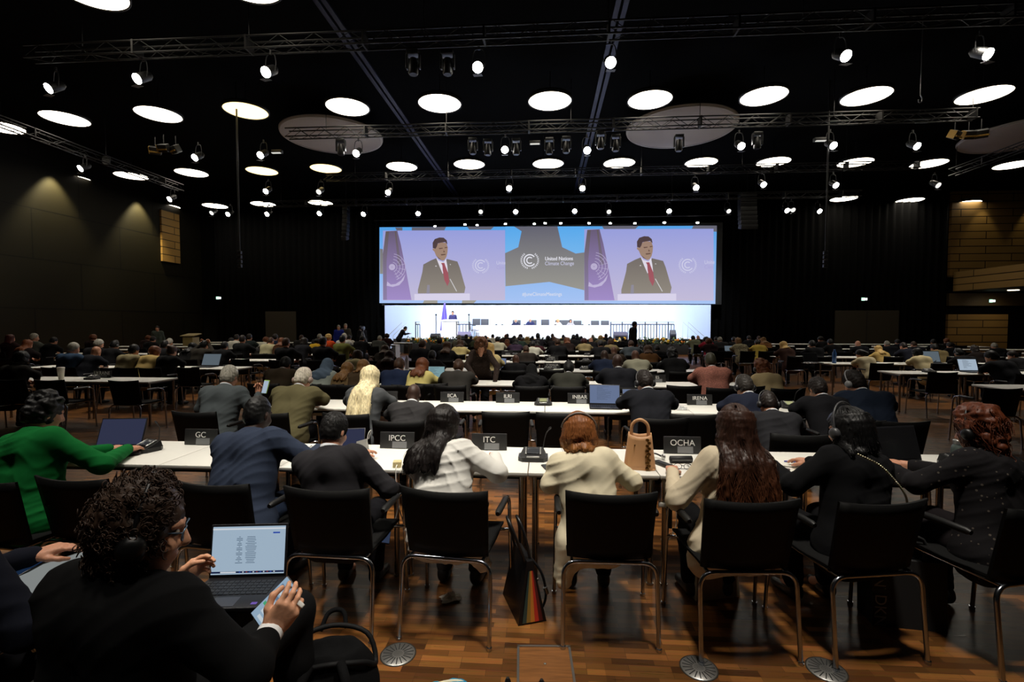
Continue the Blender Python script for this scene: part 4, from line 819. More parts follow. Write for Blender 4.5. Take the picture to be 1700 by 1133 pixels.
# ------------------------------------------------------------------ things on the tables
SIGNM = mat('sign_black', (26, 26, 27), .45); SIGNT = mat('sign_text', (226, 226, 222), .6); CLIP = mat('clear_holder', (120, 122, 124), .25, spec=.6)
def sign(x, y, txt, label, w=.27, size=.062, rz=0., grp='name signs'):
    r = empty('name_sign', (x, y, .744), rz, label, 'name sign', grp); MB().box((0, 0, .063), (w, .012, .126), R=Rx(rad(-6)), bev=.002).build('plate', SIGNM, r)
    MB().box((0, .03, .008), (w*.9, .07, .012)).build('foot', SIGNM, r); MB().box((.02, -.010, .030), (w*.42, .004, .05), R=Rx(rad(-10))).build('card_pocket', CLIP, r)
    if txt:
        me = text_mesh(txt, size, .0008); wd = max(v.co.x for v in me.vertices)-min(v.co.x for v in me.vertices); s = min(1, w*.86/wd); o = link('lettering', me, SIGNT, r); o.matrix_local = Matrix.Translation((0, -.0072, .080)) @ Matrix.Rotation(rad(84), 4, 'X') @ Matrix.Diagonal((s, 1, 1, 1))
    return r
def mic_meshes():
    b = MB(); b.poly([(-.105, -.05, 0), (-.075, -.085, 0), (.075, -.085, 0), (.105, -.05, 0), (.105, .05, 0), (.07, .085, 0), (-.07, .085, 0), (-.105, .05, 0)], (0, 0, .028)); b.add([(-.09, -.05, .028), (.09, -.05, .028), (.07, .07, .07), (-.07, .07, .07), (.09, .07, .028), (-.09, .07, .028)], [[0, 1, 2, 3], [1, 4, 2], [0, 3, 5], [3, 2, 4, 5]])
    s = MB(); s.box((0, .012, .0555), (.085, .07, .006), R=Rx(rad(19)), bev=.002); r_ = MB()
    for x in (-.052, .052): r_.box((x, .01, .0555), (.010, .085, .012), R=Rx(rad(19)), bev=.003)
    r_.box((0, -.072, .033), (.09, .012, .012), bev=.003); g = MB(); g.tube(smooth_path([(.07, .05, .03), (.075, .055, .10), (.09, .05, .17), (.11, .02, .21)]), .0035, 6); h = MB(); h.tube([(.11, .02, .21), (.118, .01, .222), (.126, -.002, .232)], [.006, .0085, .006], 8); return [q.mesh(n) for q, n in ((b, 'base'), (s, 'display'), (r_, 'silver_trim'), (g, 'gooseneck'), (h, 'microphone_head'))]
MICM = mic_meshes(); SILV = mat('silver', (180, 180, 178), .3, metal=.8)
def mic(x, y, label, rz=0., on=False, neck=True, z=.743):
    r = empty('delegate_microphone', (x, y, z), rz, label, 'microphone', 'desk microphone units'); link('base', MICM[0], BLACKP(), r); link('display', MICM[1], emit('mic_lit', (220, 220, 160), .55) if on else mat('mic_display', (52, 54, 58), .2), r); link('silver_trim', MICM[2], SILV, r)
    if neck: link('gooseneck', MICM[3], BLACKP(), r); link('microphone_head', MICM[4], BLACKP(), r)
    return r
def laptop_parts(w=.32, d=.22, tilt=18):
    b = MB(); b.box((0, 0, .008), (w, d, .015), bev=.003); k = MB(); k.box((0, .03, .0160), (w*.88, d*.46, .001), 0)
    for j in range(5):
        for i in range(13): k.box((-w*.41+w*.82*i/12, .03-d*.19+d*.38*j/4, .0172), (w*.053, d*.075, .0018), 1)
    t = MB(); t.box((0, -d*.31, .0160), (w*.3, d*.28, .001)); R_ = Rx(rad(-tilt)); hy = d/2-.004
    P = lambda x, y, z: tuple(np.array([0, hy, .016])+R_@np.array([x, y, z])); l = MB(); l.box(P(0, .004, d*.48), (w, .007, d*.96), R=R_, bev=.002); s = MB(); s.box(P(0, -.0005, d*.49), (w*.95, .002, d*.86), R=R_)
    return [q.mesh(n) for q, n in ((b, 'base'), (k, 'keyboard'), (t, 'touchpad'), (l, 'lid'), (s, 'display'))], P, R_
LPM = {}
def laptop(x, y, z, deg, disp, label, w=.32, d=.22, tilt=18, body=(34, 34, 38), page=True):
    key = (w, d, tilt)
    if key not in LPM: LPM[key] = laptop_parts(*key)
    (b, k, t, l, s), P, R_ = LPM[key]; r = empty('laptop', (x, y, z), -rad(deg), label, 'laptop', 'open laptops'); m = mat('laptop_%d' % body[0], body, .4, metal=.3)
    link('base', b, m, r); link('keyboard', k, [m, mat('keys', (20, 20, 22), .5)], r); link('touchpad', t, mat('touchpad', (52, 52, 58), .35), r); link('lid', l, m, r); link('display', s, disp, r)
    if page:
        q = MB(); rn = random.Random(int(x*100)); hh = d*.86
        for i in range(14):
            ll = w*rn.uniform(.15, .5); q.box(P(-w*.25+ll/2, -.0022, d*.85-i*hh*.055), (ll, .0006, hh*.012), R=R_)
        q.build('page_lines', mat('screen_text', (40, 60, 90), .6), r)
    return r
D_BLUE = emit('display_blue', (150, 170, 214), .42); D_PALE = emit('display_pale', (196, 216, 236), .62); D_DIM = emit('display_dim', (86, 92, 128), .30); D_TEAL = emit('display_teal', (150, 190, 198), .6); D_GREY = emit('display_grey', (140, 156, 168), .35); D_OFF = mat('display_off', (26, 26, 28), .25)
PAPER = mat('paper', (226, 224, 214), .8); DKPL = mat('dark_plastic', (24, 24, 26), .4)
def papers(x, y, z, rz, label, n=3, w=.21, h=.30, cat='papers'):
    r = empty('paper_sheet', (x, y, z), rz, label, cat, 'papers on the tables')
    for i in range(n): MB().box((.004*i, .006*math.sin(i*3), .001+.0014*i), (w, h, .0012), R=Rz(.06*math.sin(i*5))).build('sheet', PAPER, r)
    return r
ZT_ = .744
# ------------------------------------------------------------------ nearest row, foreground and floor
def ztop_of(lean): l = rad(lean); return .55+.525*math.cos(l)+.24*math.cos(l*.6)+.075
def nearp(u, v, row, dy, uc, desc, heading, sp, chair_lab, hy=.1, chair_deg=None, s=None, **kw):
    y = YK[row]-dy; hy = .05+math.sin(rad(sp.get('lean', 8)))*.5; xc = x_at(uc, y-.25); xh = x_at(u, y+hy); x = .6*xc+.4*xh
    z = on_y(u, v, y+hy)[2]; s = s or min(1.08, max(.88, z/ztop_of(sp.get('lean', 8)))); S = dict(h=.0095, slean=math.degrees(math.asin(max(-.4, min(.4, (xh-x)/.66))))); S.update(sp)
    if 'arms' in S: S['arms'] = {k: (np.array(e)/s, np.array(w)/s, o) for k, (e, w, o) in S['arms'].items()}
    p = person(desc, (x, y, 0), heading, S, group='people seated at the tables', scale=s, **kw)
    if chair_lab: chair(xc, y-.02, heading if chair_deg is None else chair_deg, chair_lab)
    return p, x, y
nearp(50, 640, 0, .36, -22, 'woman in a bright green jacket typing at the left end of the front table', 6, dict(sex='f', style='curly', curls=60, cext=.05, lean=12, nod=18, hyaw=14, collar=False, arms=dict(R=((.29, .22, .79), (.12, .54, .80), dict(curl=22, dir=(-.05, 1, -.05))), L=((-.26, .20, .80), (-.02, .52, .80), dict(curl=22, dir=(.2, 1, 0)))), seed=1, bulk=1.12), 'black armchair of the woman in the green jacket', hair='k', top=(14, 100, 44), trouser=(18, 18, 20), topname='green_jacket')
nearp(408, 645, 0, .30, 358, 'dark-skinned man in a slate blue jacket leaning over the front table', 6, dict(style='crop', lean=24, nod=14, collar=False, bulk=1.12, arms=dict(R=((.33, .26, .82), (.20, .56, .80), dict(curl=20)), L=((-.20, .26, .8), (-.08, .54, .8), {})), seed=2, sleeve=.97, amp=.006), 'black armchair of the man in the slate blue jacket', skin='b', hair='k', top=(44, 52, 69), trouser=(36, 46, 66), topname='blue_jacket')
nearp(541, 671, 0, .34, 545, 'black-haired man in a dark suit with a white collar at the front table', 2, dict(style='short', lean=8, nod=24, hyaw=12, bulk=1.08, suit=True, arms=dict(R=((.29, .06, .72), (.27, .28, .64), dict(curl=40)), L=((-.24, .2, .78), (-.08, .50, .80), {})), seed=3, strands=1100, amp=.003), 'black armchair of the man in the dark suit, left of the white-jacketed woman', hair=(16, 14, 14), top=(38, 37, 40), collar=(214, 216, 220))
nearp(718, 663, 0, .32, 746, 'woman with long black hair in a white jacket between the IPCC and ITC signs', 6, dict(sex='f', style='long', hlen=.34, vol=.10, lean=24, nod=16, htilt=.1, hyaw=8, collar=False, hswing=-.2, bulk=1.1, arms=dict(R=((.29, .16, .80), (.20, .50, .80), dict(curl=20)), L=((-.23, .16, .80), (-.06, .48, .80), {})), skirt=[((.17, -.02, .5), (.25, .02, .32), .08, .05)], seed=4, strands=1600, sleeve=.95, amp=.007), 'black armchair of the woman with long black hair in white', hair=(22, 16, 15), top=(214, 212, 206), trouser=(40, 36, 36), topname='white_jacket')
nearp(957, 676, 0, .30, 1014, 'woman with a ginger bob and headband in a cream blazer', -1, dict(sex='f', style='bob', hlen=.14, vol=.16, lean=20, nod=18, collar=False, hp=True, hpt=.9, bulk=1.08, arms=dict(R=((.25, .12, .76), (.17, .46, .79), dict(curl=20)), L=((-.25, .10, .74), (-.14, .44, .79), {})), skirt=[((-.15, -.06, .5), (-.20, -.09, .27), .085, .045), ((-.15, .02, .5), (-.21, .0, .27), .085, .05)], seed=5, strands=1800, sleeve=.9, suit=True), 'black armchair of the ginger-haired woman in the cream blazer', hair=(152, 92, 48), tip=((204, 146, 72), .98, 1.14), top=(222, 211, 182), trouser=(24, 24, 26), topname='cream_blazer', hpc=(120, 112, 104))
nearp(1226, 664, 0, .36, 1243, 'woman with very long wavy brown hair in a beige blazer', -4, dict(sex='f', style='long', hlen=.45, vol=.10, wavy=True, lean=6, nod=10, hyaw=4, collar=False, bulk=1.05, arms=dict(L=((-.31, .02, .72), (-.22, .36, .77), {}), R=((.24, .18, .78), (.14, .50, .79), {})), skirt=[((-.15, -.02, .5), (-.18, -.02, .42), .12, .10)], seed=6, strands=2600, amp=.006), 'black armchair of the woman with long brown hair in beige', hair=(58, 34, 24), tip=((128, 74, 42), .70, 1.05), top=(206, 192, 166), trouser=(14, 14, 16), topname='beige_blazer')
p7, x7, y7 = nearp(1434, 668, 0, .34, 1452, 'woman with long black hair and headphones in a black jacket with a chain strap', -10, dict(sex='f', style='long', hlen=.14, vol=.22, lean=14, nod=12, hyaw=-16, collar=False, hp=True, bulk=1.12, arms=dict(L=((-.27, .14, .78), (-.18, .44, .80), dict(curl=20)), R=((.27, .16, .8), (.12, .5, .8), {})), seed=7, strands=900), 'black armchair of the woman in the black jacket with a chain strap', hair=(10, 9, 10), top=(12, 12, 14), trouser=(14, 14, 16), hpc=(58, 58, 60), topname='black_jacket')
mb = MB(); pts = smooth_path([(-.07, -.09, 1.11), (.02, -.135, 1.06), (.10, -.15, .98), (.17, -.155, .89), (.22, -.13, .80)], 9)
for q in pts: mb.ball(q, .0075, n=6)
tag(mb.build('chain_strap', mat('chain_gold', (200, 190, 160), .3, metal=.9), p7), 'pale chain strap'); m = MB(); m.tube(smooth_path([(-.21, -.04, .53), (-.17, -.11, .49), (-.08, -.15, .47)]), .012, 6); tag(m.build('shirt_hem', cloth((200, 200, 190)), p7), 'white shirt hem')
nearp(1656, 668, 0, .36, 1716, 'woman with curly auburn hair in a dark flowered blouse typing at the right', -14, dict(sex='f', style='curly', curls=190, cext=.75, lean=12, nod=14, hyaw=-8, collar=False, hp=True, bulk=1.05, arms=dict(L=((-.27, .20, .80), (-.12, .54, .80), dict(curl=24, dir=(.05, 1, -.02))), R=((.26, .18, .8), (.02, .54, .80), dict(curl=24, dir=(-.1, 1, 0)))), seed=8, strands=1600, sleeve=.85), 'black armchair of the auburn curly-haired woman', hair=(84, 40, 20), top=(20, 18, 20), topkind='floral', trouser=(24, 20, 22), topname='flowered_blouse')
chair(x_at(172, 2.75), 2.80, 4, 'empty black armchair at the front table behind the curly-haired man')
# --- foreground man with the laptop on his knees
hx, hy_, hdg = -1.20, 1.24, 6
def W(u, v, y): q = on_y(u, v, y)-np.array([hx, hy_, 0]); a = rad(hdg); return np.array([q[0]*math.cos(a)-q[1]*math.sin(a), q[0]*math.sin(a)+q[1]*math.cos(a), q[2]])
WR_, EL_ = W(449, 1050, 1.41), W(412, 1116, 1.24); WL_, ELL = W(290, 972, 1.70), np.array([-.29, .16, .72])
fm = dict(h=.0085, style='curly', curls=260, cext=.0, lean=3, spine=.425, nod=14, hyaw=52, bulk=1.06, hp=True, glasses=True, eyes=True, seed=9, strands=5000, twist=4, suit=True, amp=.0035,
  arms=dict(R=(EL_, WR_, dict(curl=30, dir=(.50, .25, .75), up=(.60, -.75, .15), h=.0035)), L=(ELL, WL_, dict(curl=30, dir=(.30, .6, .40), up=(-.9, .3, .2), h=.0035))), knees=[((-.15, .62, .555), (-.15, .57, .09)), ((.13, .62, .555), (.15, .55, .09))], sleeve=.66)
fmo = person('man with curly dark hair, glasses and headphones in a black suit, laptop on his knees', (hx, hy_, 0), hdg, fm, skin=(218, 160, 126), hair=(62, 46, 36), top=(11, 11, 12), trouser=(14, 14, 15), collar=(150, 142, 126), group='people in the foreground')
chair(hx, hy_-.02, 6, 'black armchair of the curly-haired man in the foreground')
# ------------------------------------------------------------------ the rows behind: one line per person
# u, v(head top), block, row (0 = work it out), sex, style, hair, top colour, skin, words, options
BK, NV, CH = (20, 20, 22), (30, 38, 58), (46, 46, 48)
ROWS = [
 # second row
 (380, 601, 'C', 1, 'm', 'short', 'g', (72, 78, 80), 'p', 'grey-haired man in a slate jacket holding a phone', dict(phone=1, arms='ph')),
 (496, 605, 'C', 1, 'm', 'short', 'w', (92, 86, 60), 'p', 'white-haired man with headphones in an olive tan jacket', dict(hp=(150, 130, 120), bulk=1.12)),
 (610, 603, 'C', 1, 'f', 'long', 'x', (70, 72, 74), 'p', 'woman with long platinum blonde hair in a grey cardigan', dict(hlen=.5, strands=1200)),
 (688, 645, 'C', 1, 'm', 'none', 'k', (46, 45, 46), 'b', 'bald dark-skinned man in a charcoal suit', dict(dy=.75)),
 (1076, 609, 'C', 1, 'm', 'short', 'd', (25, 26, 31), 'p', 'dark-haired man with headphones in a black jacket at the open laptop', dict(hp=(26, 26, 28), hy=-12)),
 (1246, 617, 'C', 1, 'm', 'short', (44, 40, 36), (28, 32, 46), 't', 'man with greying hair and an earpiece in a navy jacket', dict(hp=(26, 26, 28))),
 (1277, 649, 'C', 1, 'm', 'crop', 'd', (38, 38, 41), 't', 'short-haired man with headphones in a dark grey jacket', dict(hp=(26, 26, 28), dy=1.05)),
 (1365, 621, 'C', 1, 'm', 'balding', 'd', (22, 22, 25), 't', 'man with a thinning crown in a black suit', dict(bulk=1.12)),
 (1428, 609, 'C', 1, 'm', 'short', 'd', (26, 34, 48), 'p', 'man with a grey headphone band in a dark blue jacket', dict(hp=(140, 140, 140), hy=-25, bulk=1.1)),
 # third row
 (472, 588, 'C', 2, 'm', 'short', 'k', (58, 48, 36), 't', 'black-haired man in a brown jacket', {}),
 (540, 591, 'C', 2, 'f', 'hijab', 'k', (150, 158, 150), 'p', 'woman in a grey-blue headscarf', dict(scarf=(88, 104, 122))),
 (572, 605, 'C', 2, 'f', 'long', 'l', (112, 92, 62), 'p', 'woman with long straight light brown hair in a tan jacket', dict(hlen=.34)),
 (603, 594, 'C', 2, 'f', 'long', 'l', (70, 56, 40), 'p', 'light-brown-haired woman half hidden behind the blonde woman', dict(hlen=.2)),
 (660, 590, 'C', 2, 'm', 'balding', 'b', (28, 38, 62), 'p', 'balding man in a navy blue jacket', dict(bulk=1.08)),
 (696, 591, 'C', 2, 'f', 'long', 'a', (206, 192, 120), 'p', 'woman with long auburn hair in a pale yellow top', dict(hlen=.32)),
 (762, 592, 'C', 2, 'm', 'short', 'b', (50, 48, 45), 'p', 'brown-haired man in a dark grey suit', dict(bulk=1.1)),
 (882, 604, 'C', 2, 'm', 'hijab', 'k', (20, 20, 22), 'b', 'person in a black hood and jacket', dict(scarf=(18, 18, 19))),
 (941, 595, 'C', 2, 'm', 'short', 'k', (52, 52, 46), 'd', 'dark-haired man in a greenish grey coat', dict(bulk=1.08)),
 (1027, 583, 'C', 2, 'm', 'none', 'k', (28, 29, 34), 'b', 'bald dark-skinned man in a black suit', dict(bulk=1.15)),
 (1180, 580, 'C', 2, 'm', 'crop', (52, 50, 36), (140, 92, 80), 'd', 'man in a pink patterned shirt', dict(kind='print')),
 (1273, 594, 'C', 2, 'f', 'curly', 'a', (168, 150, 112), 'p', 'woman with curly auburn hair and a headband in a beige jacket', dict(hp=(30, 26, 24))),
 # fourth row
 (594, 578, 'C', 3, 'f', 'bob', 'b', (200, 186, 140), 'p', 'brown-haired woman in a cream top', dict(hlen=.1)),
 (645, 579, 'C', 3, 'f', 'long', (52, 26, 20), (44, 20, 20), 'p', 'woman with long dark red hair', dict(hlen=.3)),
 (714, 578, 'C', 3, 'm', 'short', 'k', (18, 18, 20), 'b', 'man all in black with black hair', {}),
 (813, 565, 'C', 3, 'f', 'long', 'y', (214, 196, 140), 'p', 'blonde woman in a pale yellow jacket', dict(hlen=.3)),
 (856, 587, 'C', 3, 'm', 'none', 'k', (24, 24, 26), 'd', 'bald brown-skinned man in a dark suit', {}),
 (1002, 577, 'C', 3, 'm', 'none', 'k', (30, 38, 58), 'b', 'bald dark-skinned man in a navy suit', {}),
 (1058, 577, 'C', 3, 'm', 'none', 'k', (150, 148, 128), 'd', 'bald man in a light grey jacket', {}),
 (1118, 574, 'C', 3, 'f', 'curly', 'k', (16, 16, 17), 'b', 'person with round black curly hair in black', {}),
 # fifth row
 (640, 570, 'C', 4, 'f', 'long', 'b', (40, 36, 32), 'p', 'brown-haired woman near the left end', dict(hlen=.25)),
 (700, 561, 'C', 4, 'm', 'short', 'b', (26, 26, 29), 'p', 'brown-haired man in a dark suit', dict(hy=20)),
 (741, 564, 'C', 4, 'f', 'long', 'b', (22, 22, 24), 'p', 'woman with long brown hair in black', dict(hlen=.25)),
 (875, 570, 'C', 4, 'm', 'crop', 'b', (44, 38, 34), 't', 'man with cropped brown hair in a dark jacket', {}),
 (1020, 572, 'C', 4, 'm', 'none', 'k', (50, 40, 32), 'd', 'bald man in a brown jacket', {}),
 (1075, 570, 'C', 4, 'f', 'long', 'b', (84, 56, 30), 'p', 'brown-haired woman in a brown shawl', dict(hlen=.2)),
 (1093, 570, 'C', 4, 'm', 'short', 'd', (26, 26, 28), 'p', 'dark-haired man in a suit with a white collar', {}),
 # sixth row
 (731, 557, 'C', 5, 'm', 'short', 'k', (22, 22, 24), 'd', 'black-haired man in a black suit', {}),
 (764, 562, 'C', 5, 'f', 'long', 'b', (208, 190, 130), 'p', 'brown-haired woman in a pale yellow blouse', dict(hlen=.2)),
 (883, 563, 'C', 5, 'm', 'short', 'k', (206, 204, 188), 't', 'black-haired man in a white shirt', {}),
 (998, 562, 'C', 5, 'm', 'short', 'k', (24, 24, 26), 't', 'black-haired man in a dark coat', {}),
 (1047, 562, 'C', 5, 'm', 'short', 'b', (74, 82, 88), 'p', 'brown-haired man in a slate jacket', {}),
 (927, 559, 'C', 5, 'm', 'short', 'b', (24, 24, 26), 't', 'brown-haired man in a dark suit', {}),
 # seventh to tenth rows, heads before the stage
 (827, 556, 'C', 6, 'm', 'short', 'k', (196, 190, 164), 't', 'dark-haired person in a cream top', {}),
 (841, 566, 'C', 6, 'f', 'long', 'a', (92, 48, 30), 'p', 'auburn-haired woman in a brown coat', dict(hlen=.15)),
 (856, 560, 'C', 6, 'f', 'long', 'k', (60, 46, 66), 't', 'dark-haired woman in a patterned top', dict(hlen=.2)),
 (891, 563, 'C', 6, 'f', 'long', 'k', (66, 34, 40), 't', 'dark-haired woman in maroon', dict(hlen=.2)),
 (943, 558, 'C', 6, 'f', 'long', 'a', (40, 30, 28), 'p', 'auburn-haired woman', dict(hlen=.2)),
 (970, 559, 'C', 6, 'f', 'bob', (60, 22, 26), (150, 134, 96), 'p', 'burgundy-haired woman in a tan top', dict(hlen=.08)),
 (981, 558, 'C', 6, 'm', 'none', 'k', (30, 30, 33), 'p', 'bald pale man in a dark jacket', {}),
 (1013, 561, 'C', 6, 'f', 'long', 'b', (130, 116, 84), 'p', 'brown-haired person in a tan top', dict(hlen=.1)),
 (763, 554, 'C', 7, 'm', 'short', 'g', (110, 108, 100), 'p', 'grey-haired man in a light jacket', {}),
 (791, 556, 'C', 7, 'f', 'bob', 'y', (60, 66, 50), 'p', 'blonde person', dict(hlen=.06)),
 (806, 555, 'C', 7, 'm', 'short', 'k', (30, 30, 34), 't', 'dark-haired person in black', {}),
 (853, 555, 'C', 7, 'm', 'short', 'k', (24, 24, 28), 'd', 'black-haired person in black', {}),
 (863, 556, 'C', 7, 'm', 'short', 'd', (50, 66, 60), 't', 'dark brown-haired person in green grey', {}),
 (876, 557, 'C', 7, 'f', 'bob', 'y', (130, 120, 90), 'p', 'fair-haired person', dict(hlen=.06)),
 (919, 556, 'C', 7, 'm', 'none', 'k', (30, 28, 30), 'd', 'bald brown-skinned person', {}),
 (937, 557, 'C', 7, 'm', 'short', 'b', (140, 140, 120), 'p', 'brown-haired person in a light top', {}),
 (966, 556, 'C', 7, 'm', 'short', 'k', (26, 26, 30), 'b', 'black-haired person in a dark top', {}),
 (997, 555, 'C', 7, 'f', 'bob', 'y', (120, 112, 90), 'p', 'golden-blonde person', dict(hlen=.06)),
 (1012, 556, 'C', 7, 'm', 'short', 'k', (24, 24, 27), 'd', 'black-haired person', {}),
 (1033, 558, 'C', 7, 'm', 'short', 'k', (26, 26, 30), 'd', 'black-haired man near the right end', {}),
 (775, 553, 'C', 8, 'm', 'short', 'k', (26, 26, 28), 'd', 'dark-haired man', {}),
 (783, 556, 'C', 8, 'm', 'short', 'k', (60, 60, 60), 'b', 'black-haired person in grey', {}),
 (818, 553, 'C', 8, 'm', 'short', 'k', (220, 216, 200), 't', 'black-haired person in a white shirt', {}),
 (839, 553, 'C', 8, 'm', 'short', 'a', (60, 40, 34), 'p', 'reddish-haired person', {}),
 (864, 553, 'C', 8, 'f', 'bob', 'b', (80, 70, 60), 'p', 'light brown-haired person', dict(hlen=.06)),
 (883, 556, 'C', 8, 'm', 'short', 'k', (26, 26, 28), 'd', 'black-haired person in dark clothes', {}),
 (893, 551, 'C', 8, 'm', 'short', 'k', (34, 34, 40), 'd', 'tall black-haired person', {}),
 (910, 556, 'C', 8, 'f', 'curly', 'k', (28, 28, 30), 'b', 'person with full black curly hair', {}),
 (935, 554, 'C', 8, 'm', 'short', 'k', (34, 40, 34), 't', 'dark-haired person', {}),
 (957, 552, 'C', 8, 'm', 'short', 'k', (26, 26, 30), 'd', 'black-haired person beside another', {}),
 (985, 554, 'C', 8, 'm', 'short', 'g', (50, 60, 54), 'p', 'grey-haired person', {}),
 (1006, 552, 'C', 8, 'm', 'short', 'k', (24, 24, 28), 'b', 'tall black-haired person in black', {}),
 (843, 552, 'C', 9, 'm', 'short', 'd', (30, 30, 30), 't', 'dark-haired person', {}),
 (918, 552, 'C', 9, 'm', 'short', 'b', (40, 34, 30), 't', 'brown-haired person', {}),
 (953, 553, 'C', 9, 'm', 'short', 'k', (24, 24, 26), 'd', 'black-haired person', {}),
 # left block
 (34, 580, 'L', 2, 'f', 'bob', 'k', (34, 32, 28), 't', 'dark-haired woman in dark clothes behind the UGANDA sign', dict(hlen=.12)),
 (123, 565, 'L', 3, 'm', 'short', 'g', (52, 72, 96), 'p', 'grey-haired man in a blue jacket', dict(hy=25)),
 (152, 571, 'L', 3, 'm', 'none', 'k', (24, 26, 32), 't', 'bald man in a dark suit', {}),
 (218, 568, 'L', 3, 'm', 'short', 'k', (150, 138, 104), 't', 'black-haired man in a tan sweater', {}),
 (253, 571, 'L', 3, 'f', 'bob', 'a', (196, 168, 106), 'p', 'auburn-haired woman in a yellow cardigan', dict(hlen=.06)),
 (283, 570, 'L', 3, 'f', 'bun', 'b', (14, 14, 15), 'p', 'brown-haired woman in a black suit with hair pinned up', {}),
 (45, 561, 'L', 4, 'f', 'long', 'a', (26, 20, 20), 'p', 'auburn-haired woman', dict(hlen=.25)),
 (160, 560, 'L', 4, 'm', 'short', 'g', (26, 26, 28), 'p', 'grey-haired man in a dark suit', dict(hy=30)),
 (187, 562, 'L', 4, 'm', 'short', 'k', (22, 22, 24), 't', 'dark-haired man with headphones', dict(hp=(60, 60, 60))),
 (273, 562, 'L', 4, 'm', 'short', 'k', (24, 24, 26), 't', 'dark-haired man with pale headphones', dict(hp=(150, 150, 150))),
 (316, 566, 'L', 4, 'f', 'long', 'k', (22, 22, 23), 't', 'woman with long black hair', dict(hlen=.3)),
 (336, 562, 'L', 4, 'm', 'short', 'k', (48, 44, 38), 't', 'person holding a phone up with both hands', dict(arms='up')),
 (372, 564, 'L', 4, 'm', 'short', 'k', (20, 20, 22), 't', 'black-haired man in a dark suit with white collar', {}),
 (477, 558, 'L', 4, 'm', 'short', 'b', (22, 22, 25), 'p', 'dark brown-haired person in a big black coat', {}),
 (538, 556, 'L', 4, 'm', 'short', 'k', (20, 20, 22), 't', 'black-haired man in a big black coat', {}),
 (22, 553, 'L', 5, 'f', 'long', (70, 26, 20), (40, 22, 22), 'p', 'red-haired person', dict(hlen=.15)),
 (60, 551, 'L', 5, 'm', 'short', 'g', (84, 88, 82), 'p', 'grey-haired man leaning in a grey patterned top', dict(hy=30)),
 (86, 557, 'L', 5, 'm', 'short', 'k', (18, 18, 19), 't', 'dark-haired man in black', {}),
 (281, 559, 'L', 5, 'm', 'short', 'g', (30, 30, 32), 'p', 'grey-haired man', {}),
 (253, 556, 'L', 5, 'm', 'short', 'd', (24, 24, 26), 't', 'dark-haired person', {}),
 (405, 554, 'L', 5, 'm', 'short', 'd', (24, 25, 26), 'p', 'dark-haired man in a dark jacket', {}),
 (447, 557, 'L', 5, 'm', 'crop', 'b', (166, 158, 124), 'p', 'brown-haired man in a beige sweater', {}),
 (468, 558, 'L', 5, 'f', 'long', 'a', (70, 44, 26), 'p', 'auburn-haired woman', dict(hlen=.2)),
 (504, 558, 'L', 5, 'f', 'long', 'd', (30, 30, 34), 'p', 'dark-haired woman', dict(hlen=.12)),
 (525, 560, 'L', 5, 'f', 'bob', 'k', (200, 160, 40), 'p', 'black-haired woman in a yellow top', dict(hlen=.06)),
 (570, 554, 'L', 5, 'm', 'short', 'k', (104, 106, 56), 'p', 'black-haired man in an olive green jacket', {}),
 (157, 553, 'L', 6, 'f', 'bob', 'a', (40, 26, 24), 'p', 'reddish-haired person', dict(hlen=.06)),
 (245, 555, 'L', 6, 'f', 'bob', 'a', (40, 26, 24), 'p', 'auburn-haired person', dict(hlen=.06)),
 (380, 558, 'L', 6, 'm', 'short', 'd', (26, 26, 28), 'p', 'dark-haired man', {}),
 (394, 553, 'L', 6, 'm', 'short', 'd', (208, 204, 190), 'p', 'dark-haired person in a white shirt', {}),
 (416, 552, 'L', 6, 'm', 'short', 'd', (36, 44, 44), 'p', 'dark-haired person in green grey', {}),
 (438, 557, 'L', 6, 'f', 'bob', 'a', (180, 176, 160), 'p', 'auburn-haired person in pale clothes', dict(hlen=.05)),
 (459, 552, 'L', 6, 'm', 'short', 'd', (28, 36, 56), 'p', 'dark-haired man in navy', {}),
 (500, 554, 'L', 6, 'm', 'short', 'b', (40, 40, 40), 'p', 'brown-haired person', {}),
 (529, 552, 'L', 6, 'm', 'short', 'g', (50, 50, 52), 'p', 'grey-haired man', {}),
 (547, 552, 'L', 6, 'f', 'bob', 'y', (226, 84, 36), 'p', 'blonde woman in a bright orange jacket', dict(hlen=.06)),
 (573, 551, 'L', 6, 'm', 'short', 'w', (206, 206, 204), 'p', 'white-haired person in white', {}),
 (580, 554, 'L', 6, 'm', 'short', 'd', (196, 190, 180), 'p', 'dark-haired person in a pale top', {}),
 (600, 554, 'L', 6, 'm', 'short', 'k', (22, 22, 24), 't', 'black-haired man in black', {}),
 (629, 555, 'L', 7, 'm', 'short', 'g', (70, 72, 70), 'p', 'grey-haired man in a grey jacket', {}),
 (643, 552, 'L', 7, 'f', 'bob', (44, 18, 16), (40, 18, 18), 'p', 'dark red-haired person', dict(hlen=.06)),
 # right block
 (1660, 578, 'R', 3, 'm', 'short', 'k', (20, 21, 25), 't', 'black-haired man in a dark suit behind the glowing laptop', dict(hy=-25, bulk=1.1)),
 (1436, 577, 'R', 4, 'f', 'pony', 'k', (206, 192, 156), 'p', 'woman with a black ponytail in a cream top', dict(hy=-30)),
 (1459, 572, 'R', 4, 'f', 'long', 'y', (190, 160, 96), 'p', 'woman with long blonde hair', dict(hlen=.3)),
 (1527, 575, 'R', 4, 'f', 'bob', 'k', (204, 188, 146), 't', 'black-haired woman in a cream coat', dict(hlen=.1)),
 (1597, 575, 'R', 4, 'm', 'short', 'k', (20, 20, 22), 't', 'dark-haired man in a black suit with headphones', dict(hp=(70, 70, 70), hy=-20)),
 (1620, 574, 'R', 4, 'f', 'curly', 'd', (30, 24, 22), 't', 'person with bushy dark hair', {}),
